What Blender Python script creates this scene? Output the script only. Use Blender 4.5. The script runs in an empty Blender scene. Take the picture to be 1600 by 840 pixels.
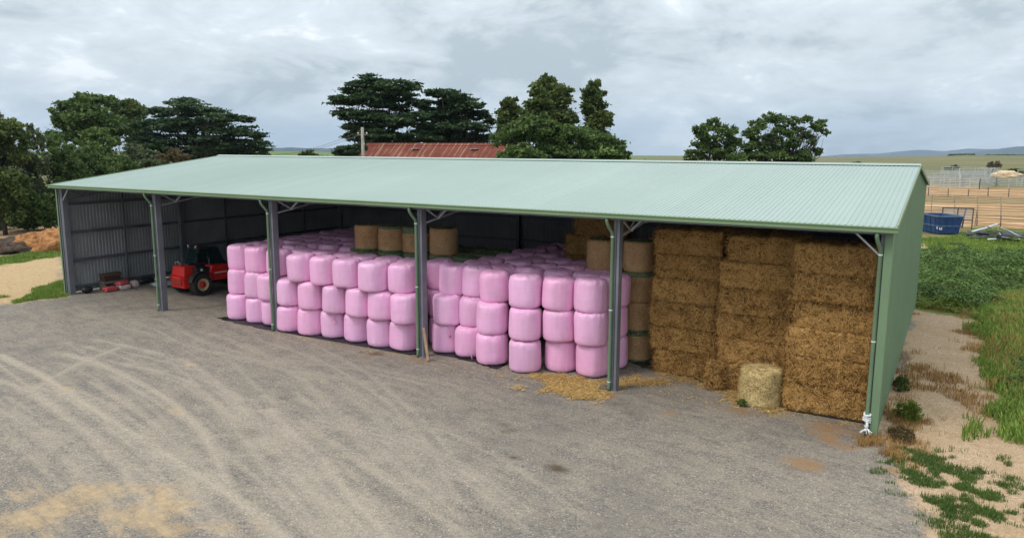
import bpy, math, random
import numpy as np
from mathutils import Matrix, Vector

R = math.radians
scene = bpy.context.scene
COL = scene.collection
rng = np.random.default_rng(7)
random.seed(7)

# ------------------------------------------------------------------ camera
CAM = np.array([41.44, -22.82, 8.07])
YAW, PIT, ROL, FPX = -0.5303, 0.1599, 0.0038, 1183.18      # FPX: focal length in px of a 1600 px wide frame
_f = np.array([math.sin(YAW) * math.cos(PIT), math.cos(YAW) * math.cos(PIT), -math.sin(PIT)])
_r = np.array([math.cos(YAW), -math.sin(YAW), 0.0])
_u = np.cross(_r, _f)
_r2 = math.cos(ROL) * _r + math.sin(ROL) * _u
_u2 = -math.sin(ROL) * _r + math.cos(ROL) * _u
cam_data = bpy.data.cameras.new("camera")
cam = bpy.data.objects.new("camera", cam_data)
COL.objects.link(cam)
cam_data.sensor_fit = 'HORIZONTAL'
cam_data.sensor_width = 36.0
cam_data.lens = FPX / 1600.0 * 36.0
cam_data.clip_start = 0.1
cam_data.clip_end = 60000
cam.matrix_world = Matrix(((_r2[0], _u2[0], -_f[0], CAM[0]), (_r2[1], _u2[1], -_f[1], CAM[1]),
                           (_r2[2], _u2[2], -_f[2], CAM[2]), (0, 0, 0, 1)))
scene.camera = cam

# ------------------------------------------------------------------ world, sun, exposure
SUN_EL, SUN_AZ = R(52), R(215)       # azimuth clockwise from +Y
world = bpy.data.worlds.new("World")
scene.world = world
world.use_nodes = True
scene.view_settings.view_transform = 'Standard'
scene.view_settings.look = 'None'
scene.view_settings.exposure = 0.30
scene.view_settings.gamma = 1.0
scene.view_settings.use_curve_mapping = False


def build_world():
    nt = world.node_tree
    nt.nodes.clear()
    N, L = nt.nodes.new, nt.links.new
    out = N('ShaderNodeOutputWorld')
    sky = N('ShaderNodeTexSky')
    sky.sky_type = 'NISHITA'
    sky.sun_disc = False
    sky.sun_elevation = SUN_EL
    sky.sun_rotation = SUN_AZ
    bg1 = N('ShaderNodeBackground')
    L(sky.outputs[0], bg1.inputs[0])
    bg1.inputs[1].default_value = 0.10
    tc = N('ShaderNodeTexCoord')
    sep = N('ShaderNodeSeparateXYZ')
    L(tc.outputs['Generated'], sep.inputs[0])

    def m(op, a, b=None, clamp=False):
        n = N('ShaderNodeMath')
        n.operation = op
        n.use_clamp = clamp
        for i, x in enumerate((a, b)):
            if x is None:
                continue
            if isinstance(x, (int, float)):
                n.inputs[i].default_value = x
            else:
                L(x, n.inputs[i])
        return n.outputs[0]
    zc = m('MAXIMUM', sep.outputs[2], 0.0)
    den = m('ADD', zc, 0.30)
    comb = N('ShaderNodeCombineXYZ')
    L(m('DIVIDE', sep.outputs[0], den), comb.inputs[0])
    L(m('DIVIDE', sep.outputs[1], den), comb.inputs[1])
    comb.inputs[2].default_value = 3.3

    def noise(scale, detail, rough, dist, w):
        n = N('ShaderNodeTexNoise')
        n.noise_dimensions = '4D'
        n.inputs['W'].default_value = w
        n.inputs['Scale'].default_value = scale
        n.inputs['Detail'].default_value = detail
        n.inputs['Roughness'].default_value = rough
        n.inputs['Distortion'].default_value = dist
        L(comb.outputs[0], n.inputs['Vector'])
        return n.outputs['Fac']
    n1 = noise(1.25, 7, 0.58, 0.35, 1.7)
    n2 = noise(3.6, 8, 0.64, 0.6, 4.2)
    dens = m('ADD', m('MULTIPLY', n1, 0.60), m('MULTIPLY', n2, 0.40))
    ramp = N('ShaderNodeValToRGB')
    cr = ramp.color_ramp
    cr.elements[0].position = 0.415
    cr.elements[0].color = (0.405, 0.465, 0.495, 1)
    cr.elements[1].position = 0.585
    cr.elements[1].color = (0.88, 0.905, 0.915, 1)
    e = cr.elements.new(0.47)
    e.color = (0.555, 0.61, 0.64, 1)
    e = cr.elements.new(0.54)
    e.color = (0.66, 0.72, 0.755, 1)
    L(dens, ramp.inputs[0])
    bg2 = N('ShaderNodeBackground')
    L(ramp.outputs[0], bg2.inputs[0])
    # overcast skies are brighter overhead than at the horizon
    L(m('ADD', m('MULTIPLY', m('POWER', zc, 1.3), 1.25), 1.02), bg2.inputs[1])
    mix = N('ShaderNodeMixShader')
    mix.inputs[0].default_value = 0.93
    L(bg1.outputs[0], mix.inputs[1])
    L(bg2.outputs[0], mix.inputs[2])
    L(mix.outputs[0], out.inputs[0])


build_world()
sun_d = bpy.data.lights.new("sun", 'SUN')
sun_d.energy = 1.5
sun_d.angle = R(18)
sun_d.color = (1.0, 0.93, 0.83)
sun = bpy.data.objects.new("sun", sun_d)
COL.objects.link(sun)
_sd = Vector((math.sin(SUN_AZ) * math.cos(SUN_EL), math.cos(SUN_AZ) * math.cos(SUN_EL), math.sin(SUN_EL)))
sun.rotation_euler = _sd.to_track_quat('Z', 'Y').to_euler()
sun.location = (20, -30, 60)


# ------------------------------------------------------------------ helpers
def ray(u, v):
    return _f + (u - 800) / FPX * _r2 - (v - 420) / FPX * _u2


def at(u, v, d):
    """the point d metres (along the view axis) from the camera in the direction of a photo pixel"""
    return CAM + ray(u, v) * d


def gp(u, v, z=0.0):
    """the point of the level z seen at a photo pixel"""
    k = ray(u, v)
    return CAM + k * ((z - CAM[2]) / k[2])


def _hash(ix, iy, iz, seed):
    h = (ix * 374761393 + iy * 668265263 + iz * 2147483647 + seed * 1274126177) & 0xFFFFFFFF
    h = ((h ^ (h >> 13)) * 1274126177) & 0xFFFFFFFF
    return ((h ^ (h >> 16)) & 0xFFFF) / 65535.0


def vnoise(p, seed=0):
    p = np.asarray(p, float)
    i = np.floor(p).astype(np.int64)
    f = p - i
    f = f * f * (3 - 2 * f)
    r = 0
    for dx in (0, 1):
        for dy in (0, 1):
            for dz in (0, 1):
                w = (f[:, 0] if dx else 1 - f[:, 0]) * (f[:, 1] if dy else 1 - f[:, 1]) * (f[:, 2] if dz else 1 - f[:, 2])
                r = r + w * _hash(i[:, 0] + dx, i[:, 1] + dy, i[:, 2] + dz, seed)
    return r * 2 - 1


def fbm(p, seed=0, o=3):
    p = np.asarray(p, float)
    s, a = 0, 1.0
    for k in range(o):
        s = s + a * vnoise(p * 2 ** k, seed + k * 17)
        a *= .5
    return s / 1.6


class MB:
    """collects shapes into one mesh"""

    def __init__(self):
        self.v, self.f, self.mi, self.n = [], [], [], 0

    def add(self, v, f, mi=0):
        v = np.asarray(v, float)
        self.v.append(v)
        for q in f:
            self.f.append(tuple(int(i) + self.n for i in q))
            self.mi.append(mi)
        self.n += len(v)
        return self

    def box(self, c, s, rz=0.0, mi=0, M=None):
        x, y, z = s[0] / 2, s[1] / 2, s[2] / 2
        v = np.array([(-x, -y, -z), (x, -y, -z), (x, y, -z), (-x, y, -z), (-x, -y, z), (x, -y, z), (x, y, z), (-x, y, z)])
        if M is not None:
            v = v @ np.asarray(M).T
        elif rz:
            a, b = math.cos(rz), math.sin(rz)
            v = np.stack([v[:, 0] * a - v[:, 1] * b, v[:, 0] * b + v[:, 1] * a, v[:, 2]], 1)
        return self.add(v + np.asarray(c, float), [(0, 3, 2, 1), (4, 5, 6, 7), (0, 1, 5, 4), (1, 2, 6, 5), (2, 3, 7, 6), (3, 0, 4, 7)], mi)

    def bx(self, x0, x1, y0, y1, z0, z1, mi=0):
        return self.box(((x0 + x1) / 2, (y0 + y1) / 2, (z0 + z1) / 2), (x1 - x0, y1 - y0, z1 - z0), 0, mi)

    def hexa(self, p, mi=0):
        """8 corners: bottom loop 0-3, top loop 4-7"""
        return self.add(p, [(0, 3, 2, 1), (4, 5, 6, 7), (0, 1, 5, 4), (1, 2, 6, 5), (2, 3, 7, 6), (3, 0, 4, 7)], mi)

    def prism(self, poly, y0, y1, mi=0, axis='y'):
        """a polygon in x,z (axis y) or y,z (axis x) extruded"""
        n = len(poly)
        if axis == 'y':
            v = [(a, y0, b) for a, b in poly] + [(a, y1, b) for a, b in poly]
        elif axis == 'x':
            v = [(y0, a, b) for a, b in poly] + [(y1, a, b) for a, b in poly]
        else:
            v = [(a, b, y0) for a, b in poly] + [(a, b, y1) for a, b in poly]
        f = [tuple(range(n)), tuple(range(2 * n - 1, n - 1, -1))] + [(i, i + n, (i + 1) % n + n, (i + 1) % n) for i in range(n)]
        return self.add(v, f, mi)

    def bar(self, a, b, w, h, mi=0, up=(0, 0, 1)):
        a, b = np.asarray(a, float), np.asarray(b, float)
        d = b - a
        l = np.linalg.norm(d)
        d = d / l
        s = np.cross(d, up)
        if np.linalg.norm(s) < 1e-4:
            s = np.cross(d, (1, 0, 0))
        s /= np.linalg.norm(s)
        t = np.cross(s, d)
        return self.box((a + b) / 2, (l, w, h), 0, mi, M=np.stack([d, s, t], 1))

    def tube(self, pts, rad, n=8, mi=0, cap=True):
        pts = np.asarray(pts, float)
        rad = np.broadcast_to(np.asarray(rad, float), (len(pts),))
        vs = []
        for i, p in enumerate(pts):
            d = pts[min(i + 1, len(pts) - 1)] - pts[max(i - 1, 0)]
            d = d / (np.linalg.norm(d) + 1e-9)
            s = np.cross(d, (0, 0, 1.0)) if abs(d[2]) < .9 else np.cross(d, (0, 1.0, 0))
            s /= np.linalg.norm(s)
            t = np.cross(s, d)
            a = np.arange(n) * 2 * math.pi / n
            vs.append(p + rad[i] * (np.cos(a)[:, None] * s + np.sin(a)[:, None] * t))
        f = []
        for i in range(len(pts) - 1):
            for k in range(n):
                f.append((i * n + k, i * n + (k + 1) % n, (i + 1) * n + (k + 1) % n, (i + 1) * n + k))
        if cap:
            f.append(tuple(range(n - 1, -1, -1)))
            f.append(tuple((len(pts) - 1) * n + k for k in range(n)))
        return self.add(np.concatenate(vs), f, mi)

    def lathe(self, prof, n=24, axis=(0, 0, 1), c=(0, 0, 0), mi=0, cap=True):
        """prof: (radius, height along axis)"""
        ax = np.asarray(axis, float)
        s = np.cross(ax, (0, 0, 1.0)) if abs(ax[2]) < .9 else np.array([1.0, 0, 0])
        s /= np.linalg.norm(s)
        t = np.cross(ax, s)
        a = np.arange(n) * 2 * math.pi / n
        ring = np.cos(a)[:, None] * s + np.sin(a)[:, None] * t
        v = np.concatenate([np.asarray(c) + r * ring + h * ax for r, h in prof])
        f = []
        for i in range(len(prof) - 1):
            for k in range(n):
                f.append((i * n + k, i * n + (k + 1) % n, (i + 1) * n + (k + 1) % n, (i + 1) * n + k))
        if cap:
            f.append(tuple(range(n - 1, -1, -1)))
            f.append(tuple((len(prof) - 1) * n + k for k in range(n)))
        return self.add(v, f, mi)

    def mesh(self, name, mats, smooth=False):
        me = bpy.data.meshes.new(name)
        me.from_pydata(np.concatenate(self.v).tolist(), [], self.f)
        for m_ in (mats if isinstance(mats, (list, tuple)) else [mats]):
            me.materials.append(m_)
        me.polygons.foreach_set('material_index', self.mi)
        if smooth:
            me.polygons.foreach_set('use_smooth', [True] * len(me.polygons))
        me.update()
        return me

    def build(self, name, mats, parent=None, smooth=False, bevel=0.0):
        o = link(name, self.mesh(name, mats, smooth), parent)
        if bevel:
            b = o.modifiers.new('bevel', 'BEVEL')
            b.width = bevel
            b.segments = 2
            b.limit_method = 'ANGLE'
        return o


def link(name, me, parent=None, loc=None, rz=0.0):
    o = bpy.data.objects.new(name, me)
    COL.objects.link(o)
    if parent is not None:
        o.parent = parent
    if loc is not None:
        o.location = loc
        o.rotation_euler = (0, 0, rz)
    return o


def quads_mesh(name, V, mat, tint=None, normals=None):
    """V: (n,k,3) faces given by their own corners, as one mesh; tint: per-face value"""
    n, k = V.shape[:2]
    me = bpy.data.meshes.new(name)
    me.vertices.add(n * k)
    me.vertices.foreach_set('co', V.reshape(-1).astype(np.float32))
    me.loops.add(n * k)
    me.loops.foreach_set('vertex_index', np.arange(n * k, dtype=np.int32))
    me.polygons.add(n)
    me.polygons.foreach_set('loop_start', np.arange(0, n * k, k, dtype=np.int32))
    if tint is not None:
        a = me.attributes.new('tint', 'FLOAT', 'POINT')
        a.data.foreach_set('value', np.repeat(tint, k).astype(np.float32))
    me.materials.append(mat)
    me.update(calc_edges=True)
    me.validate()
    return me


def tag(o, label=None, cat=None, group=None, kind=None):
    if label:
        o['label'] = label
    if cat:
        o['category'] = cat
    if group:
        o['group'] = group
    if kind:
        o['kind'] = kind
    return o


def empty(name, loc, rz=0.0):
    o = bpy.data.objects.new(name, None)
    o.empty_display_size = .3
    COL.objects.link(o)
    o.location = loc
    o.rotation_euler = (0, 0, rz)
    return o


ORD = ['zeroth', 'first', 'second', 'third', 'fourth', 'fifth', 'sixth', 'seventh', 'eighth', 'ninth', 'tenth', 'eleventh',
       'twelfth', 'thirteenth', 'fourteenth', 'fifteenth', 'sixteenth', 'seventeenth']


# ------------------------------------------------------------------ materials
class NT:
    def __init__(self, name):
        self.m = bpy.data.materials.new(name)
        self.m.use_nodes = True
        self.nt = self.m.node_tree
        self.b = self.nt.nodes['Principled BSDF']

    def N(self, t):
        return self.nt.nodes.new(t)

    def L(self, a, b):
        self.nt.links.new(a, b)

    def val(self, sock, x):
        if isinstance(x, (int, float)):
            sock.default_value = x
        elif isinstance(x, (tuple, list)):
            sock.default_value = tuple(x) + ((1,) if len(x) == 3 and len(sock.default_value) == 4 else ())
        else:
            self.L(x, sock)

    def math(self, op, a, b=0.0, clamp=False):
        n = self.N('ShaderNodeMath')
        n.operation = op
        n.use_clamp = clamp
        self.val(n.inputs[0], a)
        self.val(n.inputs[1], b)
        return n.outputs[0]

    def coord(self, kind='Object', scale=(1, 1, 1), rot=(0, 0, 0), along=None):
        t = self.N('ShaderNodeTexCoord')
        mp = self.N('ShaderNodeMapping')
        if along is not None:      # stretch along a direction: rotate first, then scale
            mp.vector_type = 'TEXTURE'
            scale, rot = tuple(1 / q for q in scale), (0, 0, along)
        mp.inputs['Scale'].default_value = scale
        mp.inputs['Rotation'].default_value = rot
        self.L(t.outputs[kind], mp.inputs[0])
        return mp.outputs[0]

    def noise(self, vec, scale, detail=4, rough=.55, dist=0.0, out='Fac'):
        n = self.N('ShaderNodeTexNoise')
        n.inputs['Scale'].default_value = scale
        n.inputs['Detail'].default_value = detail
        n.inputs['Roughness'].default_value = rough
        n.inputs['Distortion'].default_value = dist
        self.L(vec, n.inputs['Vector'])
        return n.outputs[out]

    def voro(self, vec, scale, out='Distance'):
        n = self.N('ShaderNodeTexVoronoi')
        n.inputs['Scale'].default_value = scale
        self.L(vec, n.inputs['Vector'])
        return n.outputs[out]

    def ramp(self, fac, stops):
        n = self.N('ShaderNodeValToRGB')
        c = n.color_ramp
        while len(c.elements) < len(stops):
            c.elements.new(.5)
        for e, (p, col) in zip(c.elements, stops):
            e.position = p
            e.color = (col, col, col, 1) if isinstance(col, (int, float)) else tuple(col) + (1,)
        self.L(fac, n.inputs[0])
        return n.outputs[0]

    def mix(self, fac, a, b, mode='MIX'):
        n = self.N('ShaderNodeMix')
        n.data_type = 'RGBA'
        n.blend_type = mode
        self.val(n.inputs[0], fac)
        self.val(n.inputs[6], a)
        self.val(n.inputs[7], b)
        return n.outputs[2]

    def attr(self, name):
        n = self.N('ShaderNodeAttribute')
        n.attribute_name = name
        return n.outputs['Fac']

    def rand(self):
        return self.N('ShaderNodeObjectInfo').outputs['Random']

    def bump(self, h, strength=.3, dist=.02):
        n = self.N('ShaderNodeBump')
        n.inputs['Strength'].default_value = strength
        n.inputs['Distance'].default_value = dist
        self.L(h, n.inputs['Height'])
        self.L(n.outputs[0], self.b.inputs['Normal'])

    def set(self, **k):
        names = dict(col='Base Color', rough='Roughness', metal='Metallic', spec='Specular IOR Level', coat='Coat Weight',
                     trans='Transmission Weight', sss='Subsurface Weight')
        for a, x in k.items():
            self.val(self.b.inputs[names[a]], x)
        return self


def paint(name, col, rough=.45, var=.12, dirt=(.25, .2, .15), amount=.15, scale=1.5, metal=0.0, spec=.4):
    n = NT(name)
    c = n.coord()
    f1 = n.noise(c, scale, 5)
    f2 = n.noise(c, scale * 7, 5, .65)
    base = n.mix(n.ramp(f1, [(.35, 0), (.7, 1)]), tuple(x * (1 - var) for x in col), tuple(min(1, x * (1 + var)) for x in col))
    base = n.mix(n.math('MULTIPLY', n.ramp(f2, [(.5, 0), (.72, 1)]), amount), base, dirt)
    n.set(col=base, rough=n.math('ADD', n.math('MULTIPLY', f2, .25), rough - .12), metal=metal, spec=spec)
    n.bump(f2, .08, .01)
    return n.m


M = {}
M['fascia'] = paint('fascia_green', (.165, .245, .130), .42, .06, (.2, .2, .15), .08, .8)
M['pipe'] = paint('downpipe_green', (.130, .205, .120), .40, .08, (.2, .2, .15), .12, 1.2)
M['wall_out'] = paint('wall_green', (.165, .250, .145), .5, .06, (.22, .2, .14), .10, .5)
M['zinc'] = paint('zinc_sheet', (.215, .22, .235), .5, .16, (.2, .18, .16), .22, .7, .15)
M['zinc_lit'] = paint('zinc_lit_sheet', (.29, .30, .315), .45, .14, (.22, .2, .18), .2, .7, .15)  # same sheet as the back wall, lightened to paint in light on end walls
M['steel'] = paint('steel_section', (.185, .19, .22), .45, .15, (.15, .12, .11), .2, 1.2, .2)
M['girt'] = paint('girt_steel', (.12, .125, .155), .5, .15, (.1, .09, .08), .2, 1.2, .2)
M['galv'] = paint('galvanised_steel', (.46, .48, .50), .45, .15, (.3, .27, .22), .2, 1.0, .3)
M['white'] = paint('white_plastic', (.72, .73, .74), .45, .08, (.4, .36, .3), .2, 4)
M['black'] = paint('black_plastic', (.018, .019, .021), .38, .2, (.1, .09, .07), .2, 5)
M['rubber'] = paint('tyre_rubber', (.022, .022, .022), .75, .2, (.14, .12, .09), .45, 5)
M['red'] = paint('red_paint', (.62, .018, .014), .33, .1, (.2, .06, .04), .2, 2)
M['dark_red'] = paint('dark_red_paint', (.30, .02, .018), .4, .15, (.12, .08, .06), .3, 2)
M['cream'] = paint('cream_paint', (.62, .50, .32), .45, .1, (.2, .15, .1), .35, 4)
M['blue'] = paint('blue_paint', (.020, .065, .20), .45, .2, (.16, .10, .07), .35, 1.6)
M['dark_blue'] = paint('worn_blue_paint', (.085, .14, .23), .5, .25, (.2, .13, .09), .5, 2)
M['wood'] = paint('weathered_wood', (.30, .20, .115), .75, .25, (.1, .07, .05), .4, 3)
M['grey_wood'] = paint('grey_timber', (.16, .13, .11), .8, .3, (.06, .05, .04), .5, 2)
M['brown'] = paint('brown_card', (.085, .045, .03), .75, .2, (.04, .03, .02), .3, 4)
M['sack_red'] = paint('red_sack', (.52, .06, .07), .45, .15, (.6, .5, .5), .3, 6)
M['sack_white'] = paint('white_sack', (.62, .52, .50), .5, .15, (.5, .12, .12), .5, 8)
M['tarp'] = paint('grey_tarp', (.50, .53, .56), .5, .12, (.2, .2, .2), .35, 2.5)
M['bark'] = paint('bark', (.105, .085, .065), .9, .3, (.03, .025, .02), .6, 2)
M['dark_bark'] = paint('dark_bark', (.05, .04, .033), .9, .3, (.02, .018, .015), .6, 2)
M['pole'] = paint('pole_timber', (.30, .27, .23), .85, .2, (.12, .1, .08), .4, 2)
M['scrap'] = paint('scrap_metal', (.42, .46, .50), .45, .2, (.18, .11, .07), .35, 1.5, .2)
M['scrap_dark'] = paint('dark_scrap_metal', (.06, .065, .07), .6, .3, (.16, .08, .04), .4, 1.5, .1)
M['stone'] = paint('limewash_wall', (.42, .36, .29), .85, .15, (.2, .14, .1), .3, 1)


def mat_glass():
    n = NT('cab_glass')
    n.set(col=(.02, .05, .05), rough=.06, spec=.8)
    n.b.inputs['Transmission Weight'].default_value = .55
    n.b.inputs['IOR'].default_value = 1.1
    return n.m


M['glass'] = mat_glass()


def mat_roof():
    n = NT('roof_sheet')
    c = n.coord()
    streak = n.noise(n.coord(scale=(5, .25, 1)), 1.0, 5, .6)
    big = n.noise(c, .12, 4)
    fine = n.noise(c, 9, 4, .6)
    base = n.mix(n.ramp(big, [(.35, 0), (.7, 1)]), (.285, .358, .325), (.325, .400, .365))
    base = n.mix(n.math('MULTIPLY', n.ramp(streak, [(.45, 0), (.75, 1)]), .22), base, (.31, .38, .35))
    base = n.mix(n.math('MULTIPLY', n.ramp(fine, [(.55, 0), (.75, 1)]), .12), base, (.42, .48, .44))
    sx = n.N('ShaderNodeSeparateXYZ')
    n.L(c, sx.inputs[0])
    wn = n.N('ShaderNodeTexWhiteNoise')
    wn.noise_dimensions = '1D'
    n.L(n.math('FLOOR', n.math('DIVIDE', sx.outputs[0], .762)), wn.inputs['W'])
    base = n.mix(1.0, base, n.ramp(wn.outputs['Value'], [(0, .975), (1, 1.02)]), 'MULTIPLY')
    lap = n.math('LESS_THAN', n.math('FRACT', n.math('DIVIDE', sx.outputs[0], .762)), .018)
    base = n.mix(n.math('MULTIPLY', lap, .35), base, (.20, .26, .235))
    n.set(col=base, rough=n.math('ADD', n.math('MULTIPLY', streak, .25), .36), spec=.4)
    return n.m


M['roof'] = mat_roof()


def mat_rust():
    n = NT('rusty_iron')
    c = n.coord()
    a = n.noise(n.coord(scale=(3.2, .16, .16)), 1.3, 5, .6)
    b = n.noise(c, .45, 6, .65)
    d = n.noise(c, 3.5, 5, .7)
    base = n.mix(n.ramp(b, [(.3, 0), (.7, 1)]), (.125, .030, .022), (.185, .054, .035))
    base = n.mix(n.math('MULTIPLY', n.ramp(a, [(.57, 0), (.66, 1)]), .75), base, (.34, .22, .15))
    base = n.mix(n.math('MULTIPLY', n.ramp(d, [(.6, 0), (.72, 1)]), .5), base, (.34, .17, .09))
    sheet = n.N('ShaderNodeTexWave')
    sheet.wave_type = 'BANDS'
    sheet.bands_direction = 'X'
    sheet.inputs['Scale'].default_value = .42
    sheet.inputs['Distortion'].default_value = 1.2
    n.L(c, sheet.inputs[0])
    base = n.mix(n.math('MULTIPLY', n.ramp(sheet.outputs['Fac'], [(.95, 0), (.99, 1)]), n.ramp(b, [(.48, 0), (.6, .6)])), base, (.42, .33, .24))
    n.set(col=base, rough=.85, spec=.2)
    n.bump(d, .2, .03)
    return n.m


M['rust'] = mat_rust()


def mat_pink():
    n = NT('pink_stretch_film')
    c = n.coord()
    rnd = n.rand()
    off = n.N('ShaderNodeVectorMath')
    off.operation = 'ADD'
    cmb = n.N('ShaderNodeCombineXYZ')
    n.L(n.math('MULTIPLY', rnd, 37.0), cmb.inputs[0])
    n.L(n.math('MULTIPLY', rnd, 91.0), cmb.inputs[1])
    n.L(c, off.inputs[0])
    n.L(cmb.outputs[0], off.inputs[1])
    v = off.outputs[0]
    mp = n.N('ShaderNodeMapping')
    mp.inputs['Scale'].default_value = (11, 11, .9)
    n.L(v, mp.inputs[0])
    streak = n.noise(mp.outputs[0], 1.0, 5, .6, .3)
    mp2 = n.N('ShaderNodeMapping')
    mp2.inputs['Scale'].default_value = (.8, .8, 11)
    n.L(v, mp2.inputs[0])
    band = n.noise(mp2.outputs[0], 1.0, 3, .5, .2)
    big = n.noise(v, 1.5, 5, .6)
    fine = n.noise(v, 24, 4, .6)
    hue = n.mix(rnd, (.85, .40, .66), (.84, .455, .72))
    hue = n.mix(n.ramp(n.math('FRACT', n.math('MULTIPLY', rnd, 7.31)), [(.70, 0), (.95, .75)]), hue, (.70, .385, .60))
    base = n.mix(n.math('MULTIPLY', n.ramp(streak, [(.4, 0), (.7, 1)]), .35), hue, (.86, .58, .78))  # whitish streaks: highlights on the wrinkled film put into its colour
    base = n.mix(n.math('MULTIPLY', n.ramp(band, [(.5, 0), (.6, 1)]), .16), base, (.74, .38, .57))
    base = n.mix(n.math('MULTIPLY', n.ramp(big, [(.48, 0), (.72, 1)]), .6), base, (.66, .38, .53))
    base = n.mix(n.math('MULTIPLY', n.ramp(fine, [(.62, 0), (.74, 1)]), .22), base, (.46, .28, .30))
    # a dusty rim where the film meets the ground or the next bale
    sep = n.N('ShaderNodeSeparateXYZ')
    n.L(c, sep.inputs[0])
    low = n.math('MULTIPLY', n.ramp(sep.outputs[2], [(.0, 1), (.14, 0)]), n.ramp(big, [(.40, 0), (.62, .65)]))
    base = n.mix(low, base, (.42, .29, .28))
    n.set(col=base, rough=n.math('ADD', n.math('MULTIPLY', big, .35), .20), spec=.5)
    n.b.inputs['Subsurface Weight'].default_value = 0.0
    h = n.math('ADD', n.math('MULTIPLY', streak, 1.0), n.math('ADD', n.math('MULTIPLY', band, .6), n.math('MULTIPLY', big, .8)))
    n.bump(h, .55, .03)
    return n.m


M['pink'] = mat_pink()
M['film'] = paint('torn_film', (.84, .38, .60), .4, .1, (.6, .3, .4), .2, 6)


def mat_straw(name, dark, mid, light, fine=26):
    n = NT(name)
    c = n.coord()
    rnd = n.rand()
    off = n.N('ShaderNodeVectorMath')
    off.operation = 'ADD'
    cmb = n.N('ShaderNodeCombineXYZ')
    n.L(n.math('MULTIPLY', rnd, 53.0), cmb.inputs[1])
    n.L(c, off.inputs[0])
    n.L(cmb.outputs[0], off.inputs[1])
    v = off.outputs[0]
    wob = n.N('ShaderNodeVectorMath')
    wob.operation = 'MULTIPLY_ADD'
    wob.inputs[1].default_value = (.35, .35, .35)
    n.L(n.noise(v, 2.5, 3, .5, 0, 'Color'), wob.inputs[0])
    n.L(v, wob.inputs[2])
    m1 = n.N('ShaderNodeMapping')
    m1.inputs['Scale'].default_value = (1, 1, .30)
    m1.inputs['Rotation'].default_value = (.5, .4, 0)
    n.L(wob.outputs[0], m1.inputs[0])
    m2 = n.N('ShaderNodeMapping')
    m2.inputs['Scale'].default_value = (.35, .35, 1)
    m2.inputs['Rotation'].default_value = (.2, -.5, .6)
    n.L(wob.outputs[0], m2.inputs[0])
    s1 = n.noise(m1.outputs[0], fine, 3, .6)
    s2 = n.noise(m2.outputs[0], fine, 3, .6)
    fib = n.math('MAXIMUM', s1, s2)
    big = n.noise(v, 2.2, 5, .6)
    t = n.attr('tint')
    f = n.math('ADD', n.math('ADD', n.math('MULTIPLY', fib, 1.35), n.math('MULTIPLY', big, .5)), n.math('SUBTRACT', n.math('MULTIPLY', t, .85), .80))
    f = n.math('ADD', f, n.math('MULTIPLY', n.math('SUBTRACT', rnd, .5), .12))
    col = n.ramp(f, [(.18, dark), (.46, mid), (.75, light)])
    n.set(col=col, rough=.8, spec=.15)
    n.bump(fib, .6, .03)
    return n.m


M['straw'] = mat_straw('straw', (.030, .013, .003), (.225, .112, .030), (.54, .32, .115), 40)
M['hay'] = mat_straw('netted_hay', (.14, .075, .028), (.40, .235, .11), (.56, .37, .20), 42)
M['fresh_hay'] = mat_straw('fresh_hay', (.10, .065, .02), (.40, .285, .115), (.68, .53, .27))
M['loose'] = mat_straw('loose_straw', (.20, .11, .03), (.43, .26, .08), (.64, .43, .17))
M['net'] = mat_straw('green_net', (.035, .07, .035), (.075, .15, .075), (.16, .22, .12), 50)


def mat_leaf(name, dark, light, trans=.25):
    n = NT(name)
    t = n.attr('tint')
    col = n.ramp(t, [(0.0, dark), (1.0, light)])
    n.set(col=col, rough=.6, spec=.25)
    tr = n.N('ShaderNodeBsdfTranslucent')
    n.L(col, tr.inputs[0])
    mx = n.N('ShaderNodeMixShader')
    mx.inputs[0].default_value = trans
    n.L(n.b.outputs[0], mx.inputs[1])
    n.L(tr.outputs[0], mx.inputs[2])
    n.L(mx.outputs[0], n.nt.nodes['Material Output'].inputs[0])
    return n.m


M['leaf_cypress'] = mat_leaf('cypress_leaf', (.020, .042, .014), (.068, .122, .040), .14)
M['leaf_green'] = mat_leaf('green_leaf', (.044, .084, .020), (.155, .225, .058))
M['leaf_olive'] = mat_leaf('olive_leaf', (.040, .072, .016), (.155, .190, .046))
M['leaf_bright'] = mat_leaf('bright_leaf', (.06, .10, .025), (.17, .25, .06))
M['leaf_grey'] = mat_leaf('grey_leaf', (.055, .080, .034), (.18, .21, .10))
M['leaf_brown'] = mat_leaf('brown_leaf', (.07, .055, .025), (.22, .16, .065))
M['leaf_bramble'] = mat_leaf('bramble_leaf', (.036, .076, .014), (.18, .28, .068))
M['grass'] = mat_leaf('grass_blade', (.085, .14, .018), (.27, .38, .075))
M['grass_dark'] = mat_leaf('dark_grass_blade', (.05, .10, .02), (.15, .23, .055))
M['grass_dry'] = mat_leaf('dry_grass_blade', (.20, .095, .03), (.50, .32, .12))
M['weed'] = mat_leaf('weed_leaf', (.07, .11, .012), (.24, .29, .045))


# ------------------------------------------------------------------ ground: one sheet to the horizon
def seg_dist(P, a, b):
    d = b - a
    t = np.clip(((P - a) @ d) / (d @ d + 1e-9), 0, 1)
    return np.linalg.norm(P - (a + t[:, None] * d), axis=1)


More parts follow.
